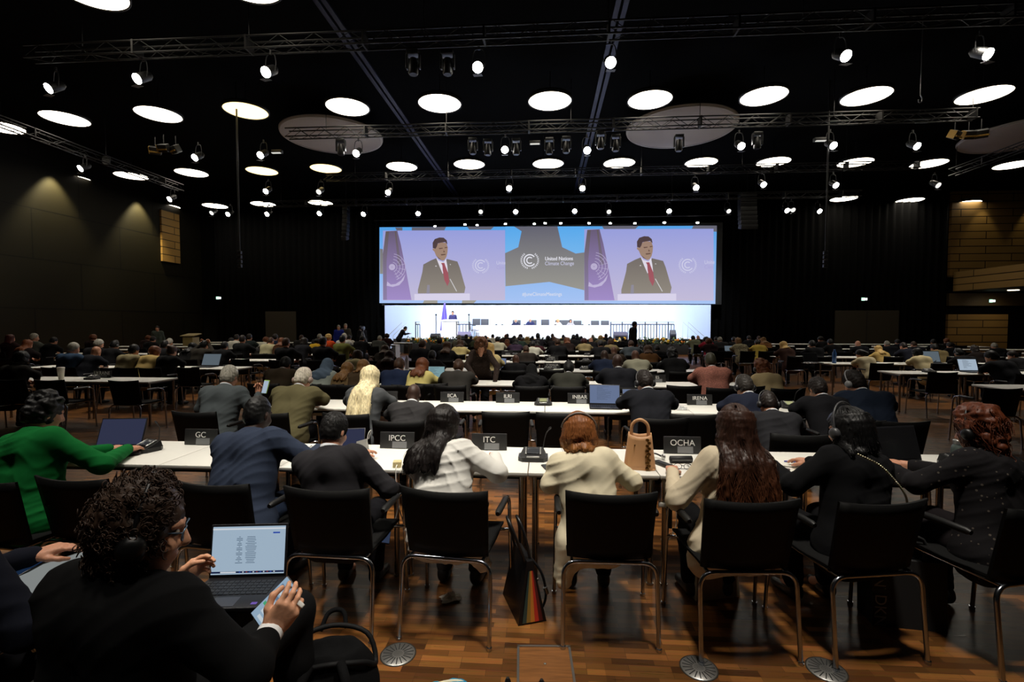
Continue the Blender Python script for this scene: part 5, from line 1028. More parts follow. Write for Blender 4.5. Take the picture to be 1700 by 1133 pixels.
 (1690, 583, 'R', 4, 'm', 'short', 'd', (30, 30, 32), 'p', 'man with a hand at his face at the edge', dict(hy=-50)),
 (1350, 562, 'R', 5, 'm', 'short', 'k', (18, 18, 20), 't', 'black-haired man in a black coat', {}),
 (1383, 560, 'R', 5, 'm', 'short', 'k', (18, 18, 19), 't', 'dark figure in black', {}),
 (1474, 563, 'R', 5, 'm', 'crop', 'g', (22, 24, 30), 'p', 'man with cropped grey hair in a dark suit', {}),
 (1555, 568, 'R', 5, 'm', 'short', 'k', (112, 98, 66), 'p', 'black-haired man in a tan jacket', {}),
 (1579, 566, 'R', 5, 'm', 'short', 'd', (22, 22, 25), 'p', 'dark-haired man in a dark suit', {}),
 (1652, 570, 'R', 5, 'm', 'short', 'g', (28, 28, 30), 'p', 'grey-haired man', {}),
 (1305, 564, 'R', 5, 'f', 'long', 'y', (60, 40, 34), 'p', 'woman with bright blonde hair', dict(hlen=.2)),
 (1258, 561, 'R', 6, 'f', 'pony', 'd', (206, 178, 84), 'p', 'woman with a dark ponytail in yellow', {}),
 (1270, 558, 'R', 6, 'f', 'long', 'l', (150, 104, 66), 'p', 'woman with long light brown hair', dict(hlen=.25)),
 (1228, 559, 'R', 6, 'f', 'curly', 'l', (170, 160, 130), 'p', 'curly fair-haired woman in a leopard print top', dict(kind='leopard')),
 (1367, 556, 'R', 6, 'm', 'short', 'd', (24, 24, 26), 'p', 'man turning his head to the left', dict(hy=-80)),
 (1427, 563, 'R', 6, 'm', 'none', 'g', (26, 27, 32), 'p', 'bald man in a dark suit', {}),
 (1491, 561, 'R', 6, 'm', 'short', 'k', (22, 24, 30), 't', 'dark-haired man in a navy suit', {}),
 (1506, 565, 'R', 6, 'm', 'crop', 'd', (28, 30, 40), 'p', 'man with cropped dark hair', {}),
 (1521, 564, 'R', 6, 'm', 'crop', 'b', (26, 28, 36), 'p', 'man with cropped brown hair', {}),
 (1553, 561, 'R', 6, 'm', 'short', 'k', (20, 20, 22), 't', 'black-haired man', {}),
 (1574, 560, 'R', 6, 'f', 'bob', 'a', (30, 22, 20), 'p', 'auburn-haired person', dict(hlen=.06)),
 (1219, 557, 'R', 7, 'm', 'short', 'd', (34, 34, 36), 'p', 'dark-haired person', {}),
 (1244, 555, 'R', 7, 'm', 'short', 'd', (26, 28, 32), 'p', 'dark-haired man in a suit', {}),
 (1261, 556, 'R', 7, 'm', 'short', 'b', (40, 34, 30), 'p', 'brown-haired person', {}),
 (1197, 557, 'R', 7, 'm', 'short', 'g', (44, 44, 46), 'p', 'grey-haired man in a grey jacket', {}),
 (1190, 557, 'R', 7, 'm', 'short', 'd', (40, 40, 42), 'p', 'dark-haired man in a grey jacket', {}),
 (1180, 559, 'R', 7, 'f', 'bob', 'a', (40, 22, 24), 'p', 'auburn-haired woman', dict(hlen=.08)),
 (1153, 555, 'R', 8, 'm', 'short', 'k', (120, 124, 100), 'd', 'black-haired person in a pale green top', {}),
 (1161, 555, 'R', 8, 'm', 'none', 'k', (36, 38, 38), 'p', 'bald man in a dark jacket', {}),
 (1175, 557, 'R', 8, 'f', 'bob', 'k', (150, 36, 56), 'p', 'black-haired woman in pink', dict(hlen=.05)),
]
def far_spec(lean, sex, style, o, h):
    s = dict(h=h, sex=sex, style=style, lean=lean, nod=o.get('nod', 10+lean*.35), hyaw=o.get('hy', 0), bulk=o.get('bulk', 1.05), collar=sex == 'm' and h < .02, seed=o.get('seed', len(style)))
    if 'hlen' in o: s['hlen'] = o['hlen']
    if 'hp' in o: s['hp'] = True
    s['suit'] = sex == 'm' and h < .018
    if style == 'curly': s.update(curls=130, cext=.45 if h < .018 else .2)
    if h < .018: s['strands'] = o.get('strands', 700) if style not in ('none', 'hijab', 'crop') else 0
    if o.get('arms') == 'ph': s['arms'] = dict(R=((.34, .16, .78), (.30, .36, .94), dict(curl=40, dir=(-.1, .25, 1), up=(0, 1, .2))), L=((-.27, .2, .8), (-.1, .46, .8), {}))
    if o.get('arms') == 'up': s['arms'] = dict(R=((.30, .22, .98), (.10, .34, 1.18), dict(curl=40, dir=(-.3, .2, 1), up=(0, 1, .2))), L=((-.30, .22, .98), (-.10, .34, 1.18), dict(curl=40, dir=(.3, .2, 1), up=(0, 1, .2))))
    return s
OCC = {}; PEOPLE = []
def settle(blk, row, u, v, o):
    for k in (row, row+1, row-1, row+2, row-2):
        if not (2 <= k <= 9): continue
        x = x_at(u, YK[k]-.34)
        if all(abs(x-q[0]) > (.30 if row <= 3 else .47) for q in OCC.get((blk, k), [])): return k
    return row
for r in ROWS:
    u, v, blk, row, sex, style, hair, top, skin, words_, o = r
    dy = o.get('dy', .46 if row else .40); y = YK[row]-dy; yh = y+.12; zq = on_y(u, v, yh)[2]; h = .0115 if row == 1 else (.016 if row == 2 else (.021 if row < 5 else .026))
    best = None
    if row >= 2:
        row = settle(blk, row, u, v, o); dy = .46 if row < 6 else .42; y = YK[row]-dy; yh = y+.12; zq = on_y(u, v, yh)[2]
    for ln in (2, 12, 24, 36):
        l = rad(ln); t = .55+.525*math.cos(l)+.24*math.cos(l*.6)+.075; s_ = zq/t
        c = abs(math.log(s_))+(.0 if ln <= 24 else .02)
        if best is None or c < best[0]: best = (c, ln, s_)
    ln, scl = best[1], min(1.14, max(.9, best[2])); x = x_at(u, yh+math.sin(rad(ln))*.35)
    PEOPLE.append((blk, row, x, y, ln, scl, h, r)); OCC.setdefault((blk, row), []).append((x, y))
PEOPLE.sort(key=lambda t: (t[0], t[1], t[2])); cnt = {}
for blk, row, x, y, ln, scl, h, (u, v, _, _, sex, style, hair, top, skin, words_, o) in PEOPLE:
    k = cnt.get((blk, row), 0); cnt[(blk, row)] = k+1
    lab = '%s, %s person from the left in the %s' % (words_, ordinal(k), rowname(row, blk)); w = lab.split()
    if len(w) > 16: lab = '%s, %s in the %s' % (words_, ordinal(k), rowname(row, blk))
    if len(lab.split()) > 16: lab = words_
    person(lab, (x, y, 0), (k*37 % 11)-5, far_spec(ln, sex, style, o, h), skin=skin, hair=hair, top=top, trouser=(24, 24, 28), scale=scl, topkind=o.get('kind', 'plain'), hpc=o['hp'] if 'hp' in o else (14, 14, 15), scarf=o.get('scarf', (90, 100, 118)), group='people seated at the tables', topname={'m': 'jacket', 'f': 'top'}[sex])
# chairs: one under every seated person, the free places get empty ones
EXTRA = {('C', 1): [840, 926, 725, 1140], ('C', 2): [720, 1130, 1230, 1000], ('L', 2): [46, 106, 226], ('R', 2): [1640]}
CH_ = {}
for (blk, row), L in OCC.items(): CH_.setdefault((blk, row), []).extend([(x, y-.02, 1) for x, y in L])
for (blk, row), us in EXTRA.items():
    for u in us: CH_.setdefault((blk, row), []).append((x_at(u, YK[row]-.28), YK[row]-.28, 0))
rnd = random.Random(5)
for blk, x0, x1 in (('C', -3.05, 3.1), ('L', -13.5, -6.9), ('R', 7.1, 13.5)):
    for row in range(1, 9):
        if row < 2 or (blk != 'C' and row < 3): continue
        a0, a1 = (x0, x1) if blk == 'C' else ((max(x0, -.9*YK[row]), x1) if blk == 'L' else (x0, min(x1, .95*YK[row])))
        if blk == 'C' and row == 2: a0, a1 = -.6, .9
        n = int((a1-a0)/.8)
        for i in range(n+1):
            x = a0+.8*i+.0
            if all(abs(x-q[0]) > .62 for q in CH_.get((blk, row), [])): CH_.setdefault((blk, row), []).append((x, YK[row]-.26+rnd.uniform(-.05, .05), 0))
for (blk, row), L in sorted(CH_.items()):
    for i, (x, y, occ) in enumerate(sorted(L)): chair(x, y, rnd.uniform(-6, 6), '%s black armchair, %s chair from the left in the %s' % (('empty', 'occupied')[occ], ordinal(i), rowname(row, blk)), far=row > 6)
# ------------------------------------------------------------------ people standing and on the stage
def stander(u, v, y, desc, heading, z0=0., **k):
    o = dict(stand=True, h=.02, style=k.pop('style', 'short'), sex=k.pop('sex', 'm'), lean=k.pop('lean', 3), nod=k.pop('nod', 8), hyaw=k.pop('hyaw', 0), collar=k.pop('collar', True), seed=3)
    for q in ('arms', 'hlen', 'strands', 'h', 'eyes', 'curls', 'cext'):
        if q in k: o[q] = k.pop(q)
    ztop = on_y(u, v, y)[2]-z0; s = ztop/(.93+.525*math.cos(rad(o['lean']))+.315); s = min(1.12, max(.9, s))
    return person(desc, (x_at(u, y), y, z0), heading, o, scale=s, group='people standing', **k)
stander(1050, 532, 19.6, 'man in a black suit walking across in front of the stage', 80, h=.014, hair='k', top=(18, 19, 24), skin='t', nod=14)
stander(662, 540, 25.6, 'man in a black suit bending over a paper at the left of the stage', 70, lean=32, nod=20, hair='k', top=(18, 19, 24), skin='p', arms=dict(R=((.25, .34, 1.16), (.12, .58, 1.20), {}), L=((-.25, .34, 1.16), (-.05, .58, 1.20), {})))
stander(262, 540, 20.5, 'person in a grey-green shirt standing by the left wall', 150, hair='d', top=(70, 78, 72), skin='p')
stander(563, 538.5, 22.5, 'man in a bright blue shirt standing at the left of the stage', 170, hair='g', top=(40, 52, 150), skin='p')
stander(574, 536, 22.8, 'man in a grey-brown jacket standing beside the man in blue', 160, hair='g', top=(70, 66, 58), skin='p')
stander(597, 541, 24.0, 'person in black standing by the camera tripod, left of two', 90, hair='k', top=(24, 24, 26), skin='p')
stander(605, 540, 24.3, 'person in dark clothes standing by the camera tripod, right of two', -90, hair='k', top=(30, 30, 32), skin='p')
# woman standing bent over a table in the middle
stander(797, 562, 8.35, 'woman with curly brown hair in a dark patterned blouse bending over a table', 170, h=.012, sex='f', style='curly', curls=230, cext=.95, strands=1600, lean=34, nod=22, hair=(86, 52, 30), top=(44, 34, 30), topkind='floral', skin='p', collar=False, arms=dict(L=((-.30, .42, 1.10), (-.24, .62, .80), {}), R=((.26, .40, 1.12), (.14, .60, .95), {})))
sp_ = stander(752, 515.5, 28.9, 'speaker in a dark suit standing behind the white lectern', 176, z0=ZS, hair='d', top=(52, 50, 92), skin='p', h=.016)
for u, v, desc, hair, top, sex, style, skin in ((856.5, 529, 'grey-haired panellist in a dark jacket, leftmost at the stage table', 'w', (40, 42, 64), 'f', 'bob', 'p'), (880.5, 528, 'white-haired panellist in a dark suit, second at the stage table', 'w', (44, 48, 84), 'm', 'short', 'p'), (926, 529.5, 'fair-haired panellist in pale clothes at the stage table', 'y', (196, 190, 190), 'f', 'bob', 'p'), (947, 530, 'panellist with long dark hair at the stage table', 'd', (150, 146, 150), 'f', 'long', 'p')):
    y = 29.75; zq = on_y(u, v, y)[2]-ZS; person(desc, (x_at(u, y), y, ZS), 180, dict(h=.022, sex=sex, style=style, lean=6, hlen=.1 if style == 'bob' else .2, seed=2), skin=skin, hair=hair, top=top, group='panel on the stage', scale=min(1.1, zq/1.36))
# camera tripod and the small lectern at the left
r = empty('camera_tripod', (x_at(602, 23.6), 23.6, 0), 0, 'black video camera on a tripod left of the stage', 'tripod')
for a in (0, 2.1, 4.2): MB().tube([(0, 0, 1.3), (.5*math.cos(a), .5*math.sin(a), 0)], .022, 6).build('leg', mat('steel_grey', (150, 150, 150), .4, metal=.8), r)
m_ = MB(); m_.box((0, 0, 1.45), (.14, .34, .16), bev=.02); m_.cyl((0, -.17, 1.45), (0, -.32, 1.45), .06); m_.build('camera', BLACKP(), r); MB().cyl((0, 0, 1.28), (0, 0, 1.38), .05).build('tripod_head', BLACKP(), r)
p = on_y(317, 556, 19.5); r = empty('side_lectern', (p[0], 19.5, 0), 0, 'small ochre lectern standing by the left wall', 'lectern'); m_ = mat('lectern_ochre', (150, 132, 80), .6)
MB().box((0, 0, .60), (.44, .4, 1.0), bev=.01).build('body', m_, r); MB().box((0, 0, 1.2), (.6, .5, .03), R=Rx(rad(10))).build('top', m_, r); MB().box((0, 0, .05), (.5, .45, .1), bev=.01).build('base', BLACKP(), r)
# ------------------------------------------------------------------ things lying on the tables
def tx(u, y): return x_at(u, y)
yb = YK[0]+TD-.10
for u, t, lb in ((330, 'GC', 'black name sign with the letters GC, leftmost on the front table'), (658, 'IPCC', 'black name sign reading IPCC on the front table'), (812, 'ITC', 'black name sign reading ITC on the front table'), (1135, 'OCHA', 'black name sign reading OCHA on the front table')): sign(tx(u, yb), yb, t, lb)
yb = YK[1]+TD-.10
for u, t, lb in ((640, 'EA', 'black name sign ending in EA in the second row, left of IICA'), (750, 'IICA', 'black name sign reading IICA in the second row'), (843, 'ILRI', 'black name sign reading ILRI in the second row'), (963, 'INBAR', 'black name sign reading INBAR in the second row'), (1038, 'INTERNATIONAL', 'black name sign mostly hidden by the laptop in the second row'), (1163, 'IRENA', 'black name sign reading IRENA in the second row')): sign(tx(u, yb), yb, t, lb, .29 if len(t) < 8 else .3)
yb = YK[2]+TD-.10
sign(tx(1092, yb), yb, 'ES', 'black name sign showing the letters ES in the third row', .27)
yb = YK[3]+TD-.08
for u, t, lb in ((917, 'SOMALIA', 'black name sign reading SOMALIA in the fourth row'),): sign(tx(u, yb), yb, t, lb, .34)
yb = YK[4]+TD-.08
sign(tx(736, yb), yb, 'PAPUA NEW GUINEA', 'black name sign at the left of the fifth row behind the woman in black', .42); sign(tx(916, yb), yb, 'PERU', 'black name sign starting with PE in the fifth row', .34)
yb = YK[2]+TD-.10
sign(tx(50, yb), yb, 'UGANDA', 'black name sign reading UGANDA on the left table', .36, .085); sign(tx(168, yb), yb, 'UKRAINE', 'black name sign reading UKRAINE on the left table', .34, .085)
for k, (row, us) in enumerate(((5, (842, 925, 1080)), (6, (870, 1000)), (7, (900, 980)))):
    for i, u in enumerate(us): sign(tx(u, YK[row]+.5), YK[row]+.5, '', 'small black name sign, %s from the left in the %s' % (ordinal(i), rowname(row, 'C')), .34)
# microphone units
mic(tx(886, 3.5), 3.42, 'black microphone unit on the front table right of the ITC sign', 0, neck=True)
mic(tx(236, 3.45), 3.45, 'black microphone unit on the front table beside the dark laptop', -.3)
mic(tx(1607, 3.42), 3.46, 'black microphone unit with a stalk at the right end of the front table', .3)
mic(tx(902, 5.72), 5.72, 'microphone unit with a lit yellowish display in the second row', 0, True)
mic(tx(1318, 5.65), 5.70, 'black microphone unit on the second row before the man with thinning hair', 0, True)
mic(tx(1200, 7.95), 7.95, 'black microphone unit in the third row in front of an empty chair'); mic(tx(1064, 7.95), 7.95, 'black microphone unit with a tall stalk in the third row')
mic(tx(148, 7.75), 7.78, 'black microphone unit on the left table beside the UKRAINE sign')
mic(tx(1548, 9.95), 10.0, 'black microphone unit on the right block table near the empty chairs')
k = 0
for row in range(3, 8):
    for i, u in enumerate((845, 905, 965, 1050)): mic(tx(u+row*2, YK[row]+.45), YK[row]+.45, 'small black microphone unit, %s from the left in the %s' % (ordinal(i), rowname(row, 'C')), neck=row < 5)
# laptops
laptop(tx(186, 3.45), 3.38, ZT_, -8, D_DIM, 'open laptop with a dim violet screen in front of the woman in green', .34, .23, 22, page=False)
laptop(tx(573, 3.5), 3.50, ZT_, -14, D_DIM, 'small dark laptop beyond the man in the dark suit', .24, .16, 30, page=False)
laptop(tx(1005, 5.6), 5.56, ZT_, 4, D_BLUE, 'open laptop with a pale blue screen in the second row', .36, .25, 20)
laptop(tx(1056, 5.7), 5.72, ZT_, 0, D_BLUE, 'small laptop with a blue screen beyond the man with headphones', .26, .18, 20)
laptop(tx(1533, 3.35), 3.36, ZT_, -14, D_OFF, 'open dark laptop of the auburn-haired woman', .36, .25, 16, page=False)
laptop(tx(719, 7.9), 7.86, ZT_, 0, D_TEAL, 'open laptop with a pale teal screen in the third row', .34, .24, 14)
laptop(tx(337, 10.0), 10.05, ZT_, 0, D_GREY, 'open laptop with a grey screen on the left block table', .42, .30, 22, page=False)
laptop(tx(1556, 12.1), 12.1, ZT_, 0, D_GREY, 'open laptop with a grey screen in the right block', .44, .30, 18, page=False)
laptop(tx(1622, 10.0), 10.02, ZT_, 0, D_PALE, 'open laptop with a bright pale screen at the right', .36, .26, 18)
laptop(tx(1213, 16.6), 16.6, ZT_, 0, D_GREY, 'small open laptop with a grey screen before the curly-haired woman', .3, .2, 18, page=False)
laptop(tx(825, 10.1), 10.1, ZT_, 20, D_BLUE, 'laptop with a violet blue screen beside the blonde woman', .30, .22, 14, page=False)
laptop(tx(498, 14.3), 14.3, ZT_, 10, D_PALE, 'laptop with a pale screen beside the person in the big black coat', .3, .2, 18, page=False)
laptop(tx(1352, 12.1), 12.1, ZT_, 0, D_OFF, 'dark laptop in the right block in front of the black coat', .34, .24, 18, page=False)
laptop(tx(304, 12.2), 12.2, ZT_, 0, emit('display_yellow', (220, 220, 130), .6), 'small glowing yellowish screen in the left block', .24, .18, 12, page=False)
# front table small things
def thing(name, x, y, z, rz, lab, cat, grp=None): return empty(name, (x, y, z), rz, lab, cat, grp)
r = thing('pen', tx(190, 3.28), 3.24, ZT_+.008, .5, 'black pen lying on the front table at the left', 'pen'); MB().tube([(-.07, 0, 0), (.07, 0, 0)], .007, 8).build('barrel', DKPL, r); MB().tube([(.07, 0, 0), (.085, 0, 0)], [.006, .002], 8).build('tip', SILV, r)
r = thing('remote_control', tx(206, 3.30), 3.31, ZT_, -1.1, 'black receiver lying beside the pen at the left', 'receiver'); MB().box((0, 0, .012), (.05, .15, .022), bev=.006).build('case', DKPL, r); MB().box((0, .03, .0235), (.03, .04, .001)).build('display', MATS['mic_display'], r)
r = thing('plastic_wrapper', tx(508, 3.5), 3.52, ZT_, 0, 'crumpled clear plastic wrapper on the front table', 'wrapper', 'crumpled plastic'); WR = mat('clear_plastic', (220, 224, 228), .15, trans=.6, alpha=.75)
def crumple(s, seed):
    q = random.Random(seed); m = MB(); m.grid(lambda a, b: ((a-.5)*s+q.uniform(-.01, .01), (b-.5)*s*.7+q.uniform(-.01, .01), .004+q.random()*.045*math.sin(PI*a)*math.sin(PI*b)+.004), 9, 9, smooth=False); return m
crumple(.13, 1).build('film', WR, r)
r = thing('plastic_wrapper', tx(1128, 5.5), 5.52, ZT_, 0, 'crumpled clear plastic bag on the second row table', 'wrapper', 'crumpled plastic'); crumple(.22, 2).build('film', WR, r)
r = thing('tent_card', tx(597, 3.42), 3.44, ZT_, 1.1, 'folded white card standing by the small dark laptop', 'card'); MB().poly([(-.05, -.03, 0), (-.05, 0, .11), (-.05, .03, 0)], (.1, 0, 0)).build('card', mat('card_grey', (150, 150, 146), .7), r)
r = thing('phone_charger', tx(657, 3.16), 3.17, ZT_, .2, 'small beige power adapter on the front table edge', 'charger'); MB().box((0, 0, .02), (.055, .06, .04), bev=.004).build('adapter', mat('beige_plastic', (206, 190, 140), .5), r); MB().tube(smooth_path([(0, -.03, .02), (.0, -.09, .01), (.0, -.10, -.1), (.01, -.09, -.25), (-.01, -.08, -.36), (.05, -.02, -.42)]), .003, 6).build('cable', mat('white_cable', (222, 220, 214), .5), r)
tag(MB().tube(smooth_path([(tx(600, 3.4), 3.46, ZT_+.004), (tx(603, 3.4), 3.47, ZT_+.14), (tx(606, 3.4), 3.5, ZT_+.17), (tx(600, 3.4), 3.52, ZT_+.1)]), .0025, 6).build('earphone_wire', mat('white_cable', (222, 220, 214), .5)), 'thin pale wire looping above the folded card', 'wire')
# handbag on the table
hb = thing('handbag', tx(1062, 3.3), 3.26, ZT_, -.15, 'tan leather handbag standing on the front table beside the cream blazer', 'bag'); TAN = mat('tan_leather', (196, 148, 104), .5, bump=.1, bscale=200)
m = MB(); 
def bagw(a, b):
    t = 2*PI*a; w = (.105-.030*b); d = (.062-.012*b); c, s = math.cos(t), math.sin(t); p = 4; q = (abs(c)**p+abs(s)**p)**(-1/p); return (w*c*q, d*s*q, .23*b+.012*b*b*math.cos(2*t))
m.grid(bagw, 36, 8); o = m.build('bag_body', TAN, hb); s_ = o.modifiers.new('t', 'SOLIDIFY'); s_.thickness = .005
MB().box((0, 0, .006), (.19, .11, .01), bev=.004).build('bag_bottom', TAN, hb); MB().tube(smooth_path([(-.055, 0, .20), (-.05, .0, .29), (0, 0, .325), (.05, 0, .29), (.055, 0, .20)]), .011, 10).build('handle', TAN, hb)
MB().box((0, 0, .19), (.13, .08, .012), bev=.005).build('inner_pouch', mat('tan_dark', (150, 108, 74), .6), hb)
m = MB()
for i in range(11): m.ball((.045+.012*(i % 2), -.068-.003*math.sin(i), .205-.019*i), .0125, n=8, sc3=(1, .5, 1))
tag(m.build('chain', mat('bronze_chain', (96, 66, 30), .35, metal=.9), hb), 'bronze chain'); m = MB(); m.ball((-.035, -.058, .165), .006, n=8); m.build('stud', MATS['bronze_chain'], hb)
# earphones, receiver, case, glasses
r = thing('headset', tx(1092, 3.42), 3.44, ZT_, .3, 'small black and silver headset lying behind the handbag', 'headset'); MB().tube(smooth_path([(-.05, 0, .02), (-.04, .06, .025), (.03, .07, .03), (.06, .01, .02)]), .006, 6).build('headband', DKPL, r); m = MB(); m.ball((-.05, 0, .022), .022, n=10, sc3=(.6, 1, 1)); m.ball((.06, 0, .022), .022, n=10, sc3=(.6, 1, 1)); m.build('ear_pad', SILV, r)
r = thing('receiver', tx(1104, 3.3), 3.32, ZT_, .5, 'black interpretation receiver lying right of the handbag', 'receiver'); MB().box((0, 0, .012), (.05, .14, .022), bev=.006).build('case', DKPL, r); MB().tube(smooth_path([(0, -.07, .01), (.05, -.12, .005), (.12, -.13, .005), (.16, -.06, .005)]), .002, 5).build('wire', DKPL, r)
r = thing('spectacle_case', tx(1136, 3.36), 3.40, ZT_, .1, 'dark spectacle case lying in front of the OCHA sign', 'case'); m = MB(); m.tube([(-.08, 0, .024), (-.075, 0, .024), (.075, 0, .024), (.08, 0, .024)], [.012, .024, .024, .012], 12); m.build('case_shell', mat('case_black', (24, 24, 25), .6), r); MB().tube([(-.07, -.023, .024), (.07, -.023, .024)], .002, 4).build('seam', SILV, r)
r = thing('eyeglasses', tx(1138, 3.22), 3.24, ZT_+.02, 0, 'folded thin-rimmed glasses lying before the dark spectacle case', 'glasses'); m = MB()
for s in (-1, 1): m.tube([(s*.033+.026*math.cos(a), 0, .020*math.sin(a)) for a in np.linspace(0, 2*PI, 17)], .0018, 5, cap=False)
m.tube([(-.008, 0, .005), (.008, 0, .005)], .0018, 5); m.build('rim', mat('dark_metal', (50, 46, 42), .3, metal=.8), r); m = MB(); m.tube([(-.06, 0, .006), (-.055, .12, -.01)], .0018, 5); m.tube([(.06, 0, .006), (.05, .12, -.01)], .0018, 5); m.build('temple', MATS['dark_metal'], r)
papers(tx(1330, 3.42), 3.44, ZT_, -.25, 'thick white paper stack with a blue pen at the right of the front table', 6, .30, .23); r = thing('pen', tx(1330, 3.38), 3.42, ZT_+.016, -.1, 'blue pen lying on the white paper stack', 'pen'); MB().tube([(-.07, 0, 0), (.07, 0, 0)], .005, 8).build('barrel', mat('blue_pen', (56, 54, 150), .4), r); MB().tube([(.07, 0, 0), (.082, 0, 0)], [.004, .001], 8).build('tip', SILV, r)
r = thing('receiver', tx(1308, 3.2), 3.20, ZT_, -.6, 'dark receiver lying before the white paper stack', 'receiver'); MB().box((0, 0, .012), (.045, .11, .022), bev=.006).build('case', DKPL, r); MB().tube(smooth_path([(0, -.05, .01), (.06, -.06, .004), (.10, -.02, .004)]), .002, 5).build('wire', DKPL, r)
r = thing('smartphone', tx(912, 3.2), 3.2, ZT_, .3, 'dark smartphone at the elbow of the cream blazer', 'phone'); MB().box((0, 0, .005), (.07, .145, .009), bev=.004).build('case', DKPL, r); MB().box((0, 0, .0100), (.064, .135, .0008)).build('display', MATS['mic_display'], r)
r = thing('water_bottle', tx(1592, 3.36), 3.34, ZT_, 0, 'grey green steel bottle standing at the right of the front table', 'bottle'); m = MB(); m.lathe([(0, 0), (.034, 0), (.036, .01), (.036, .14), (.030, .165), (.022, .175), (.022, .18)], 20); m.build('bottle_body', mat('bottle_green', (92, 104, 100), .35, metal=.4), r); m = MB(); m.lathe([(.025, .178), (.026, .20), (.024, .205), (0, .206)], 18); m.build('cap', SILV, r)
# the phone in the raised hand, the tall cup and other things further back
r = thing('smartphone', tx(435, 4.98), 5.03, .95, -.3, 'phone with a green case in the hand of the grey-haired man', 'phone'); MB().box((0, 0, .07), (.075, .012, .15), R=Rx(rad(-18)), bev=.005).build('case', mat('green_case', (150, 190, 90), .5), r); MB().box((0, -.007, .07), (.066, .002, .135), R=Rx(rad(-18))).build('display', D_PALE, r)
r = thing('paper_cup', tx(102, 7.75), 7.72, ZT_, 0, 'tall white cup standing on the left table', 'cup'); m = MB(); m.lathe([(0, 0), (.036, 0), (.052, .185), (.052, .19)], 24); m.build('cup_body', mat('cup_white', (226, 220, 206), .6), r); m = MB(); m.lathe([(.054, .186), (.054, .2), (.046, .21), (0, .21)], 24); m.build('lid', mat('lid_white', (232, 228, 218), .5), r)
r = thing('water_bottle', tx(1386, 12.1), 12.1, ZT_, 0, 'blue water bottle on a right block table', 'bottle'); m = MB(); m.lathe([(0, 0), (.045, 0), (.045, .24), (.02, .30), (.02, .33), (0, .33)], 14); m.build('bottle_body', mat('bottle_blue', (50, 90, 150), .3), r)
r = thing('water_bottle', tx(674, 9.9), 9.95, ZT_, 0, 'pale water bottle on the fourth row table beside the balding man', 'bottle'); m = MB(); m.lathe([(0, 0), (.04, 0), (.04, .2), (.02, .25), (.02, .29), (0, .29)], 14); m.build('bottle_body', mat('bottle_pale', (190, 180, 190), .3), r)
r = thing('backpack', tx(450, 14.3), 14.25, ZT_, .1, 'black backpack lying on a left block table', 'bag'); MB().box((0, 0, .11), (.9, .35, .22), bev=.09).build('bag_body', mat('bag_black', (20, 20, 21), .8), r); MB().tube(smooth_path([(-.3, -.1, .2), (-.2, -.2, .25), (.2, -.2, .24), (.35, -.1, .18)]), .02, 6).build('strap', BLACKP(), r)
pl = [(1035, 2), (1240, 1), (820, 2), (1045, 4), (870, 5), (1100, 4), (905, 6), (860, 6), (950, 7), (1010, 7), (1045, 6), (970, 5), (930, 4), (700, 3), (770, 4), (680, 2), (1130, 3), (1010, 4)]
c2 = {}
for u, row in sorted(pl): i = c2.get(row, 0); c2[row] = i+1; papers(tx(u, YK[row]+.3), YK[row]+.28, ZT_, .3*math.sin(u), 'white papers, %s lot from the left in the %s' % (ordinal(i), rowname(row, 'C')), 2)
for blk, L in (('L', [(110, 3), (122, 3), (260, 4), (425, 4), (545, 5), (555, 6), (300, 5)]), ('R', [(1490, 4), (1500, 4), (1560, 4), (1595, 3), (1290, 5), (1340, 5), (1375, 4), (1395, 4), (1330, 6), (1650, 3)])):
    c2 = {}
    for u, row in sorted(L): i = c2.get(row, 0); c2[row] = i+1; papers(tx(u, YK[row]+.3), YK[row]+.28, ZT_, .5*math.sin(u), 'white papers, %s lot from the left in the %s' % (ordinal(i), rowname(row, blk)), 2)
r = thing('plastic_wrapper', tx(1345, 12.0), 12.0, ZT_, 0, 'crumpled white plastic on the right block table end', 'wrapper', 'crumpled plastic'); crumple(.3, 4).build('film', WR, r)
# ------------------------------------------------------------------ foreground things
def fz(u, v, z): return on_z(u, v, z)
lp = laptop(-1.235, 1.80, .632, -7, emit('display_doc', (190, 214, 236), .62), 'open laptop showing a document on the knees of the curly-haired man', .315, .225, 9, page=False)
(bb, kk, tt, ll, ss), P, R_ = LPM[(.315, .225, 9)]
q = MB(); rn = random.Random(3); hh = .225*.86; w = .315
q.box(P(0, -.0022, .1935+.004), (w*.95, .0006, hh*.03), R=R_, mi=1); q.box(P(w*.36, -.003, .18), (w*.09, .0006, hh*.03), R=R_, mi=2)
for i in range(17):
    z = .165-i*hh*.034; a = rn.uniform(.05, .10) if i % 3 else .02; q.box(P(-w*.03+w*.06, -.0022, z), (w*rn.uniform(.09, .15), .0006, hh*.010), R=R_, mi=0); q.box(P(-w*.12, -.0022, z), (w*a, .0006, hh*.012), R=R_, mi=0)
q.box(P(0, -.0022, .0225), (w*.95, .0006, hh*.035), R=R_, mi=3); q.box(P(-w*.25, -.0028, .0225), (w*.2, .0006, hh*.026), R=R_, mi=1)
for i in range(11): q.box(P(-w*.10+i*w*.045, -.0028, .0225), (w*.016, .0006, hh*.02), R=R_, mi=(2, 1, 4)[i % 3])
q.build('document_page', [emit('doc_text', (96, 122, 150), .5), emit('doc_white', (236, 242, 250), .7), emit('doc_blue', (50, 84, 200), .6), emit('doc_bar', (24, 36, 84), .5), emit('doc_red', (190, 60, 50), .5)], lp)
m = MB(); m.box((.118, -.085, .0160), (.022, .016, .0008)); m.build('sticker', mat('violet_sticker', (96, 70, 170), .5), lp)
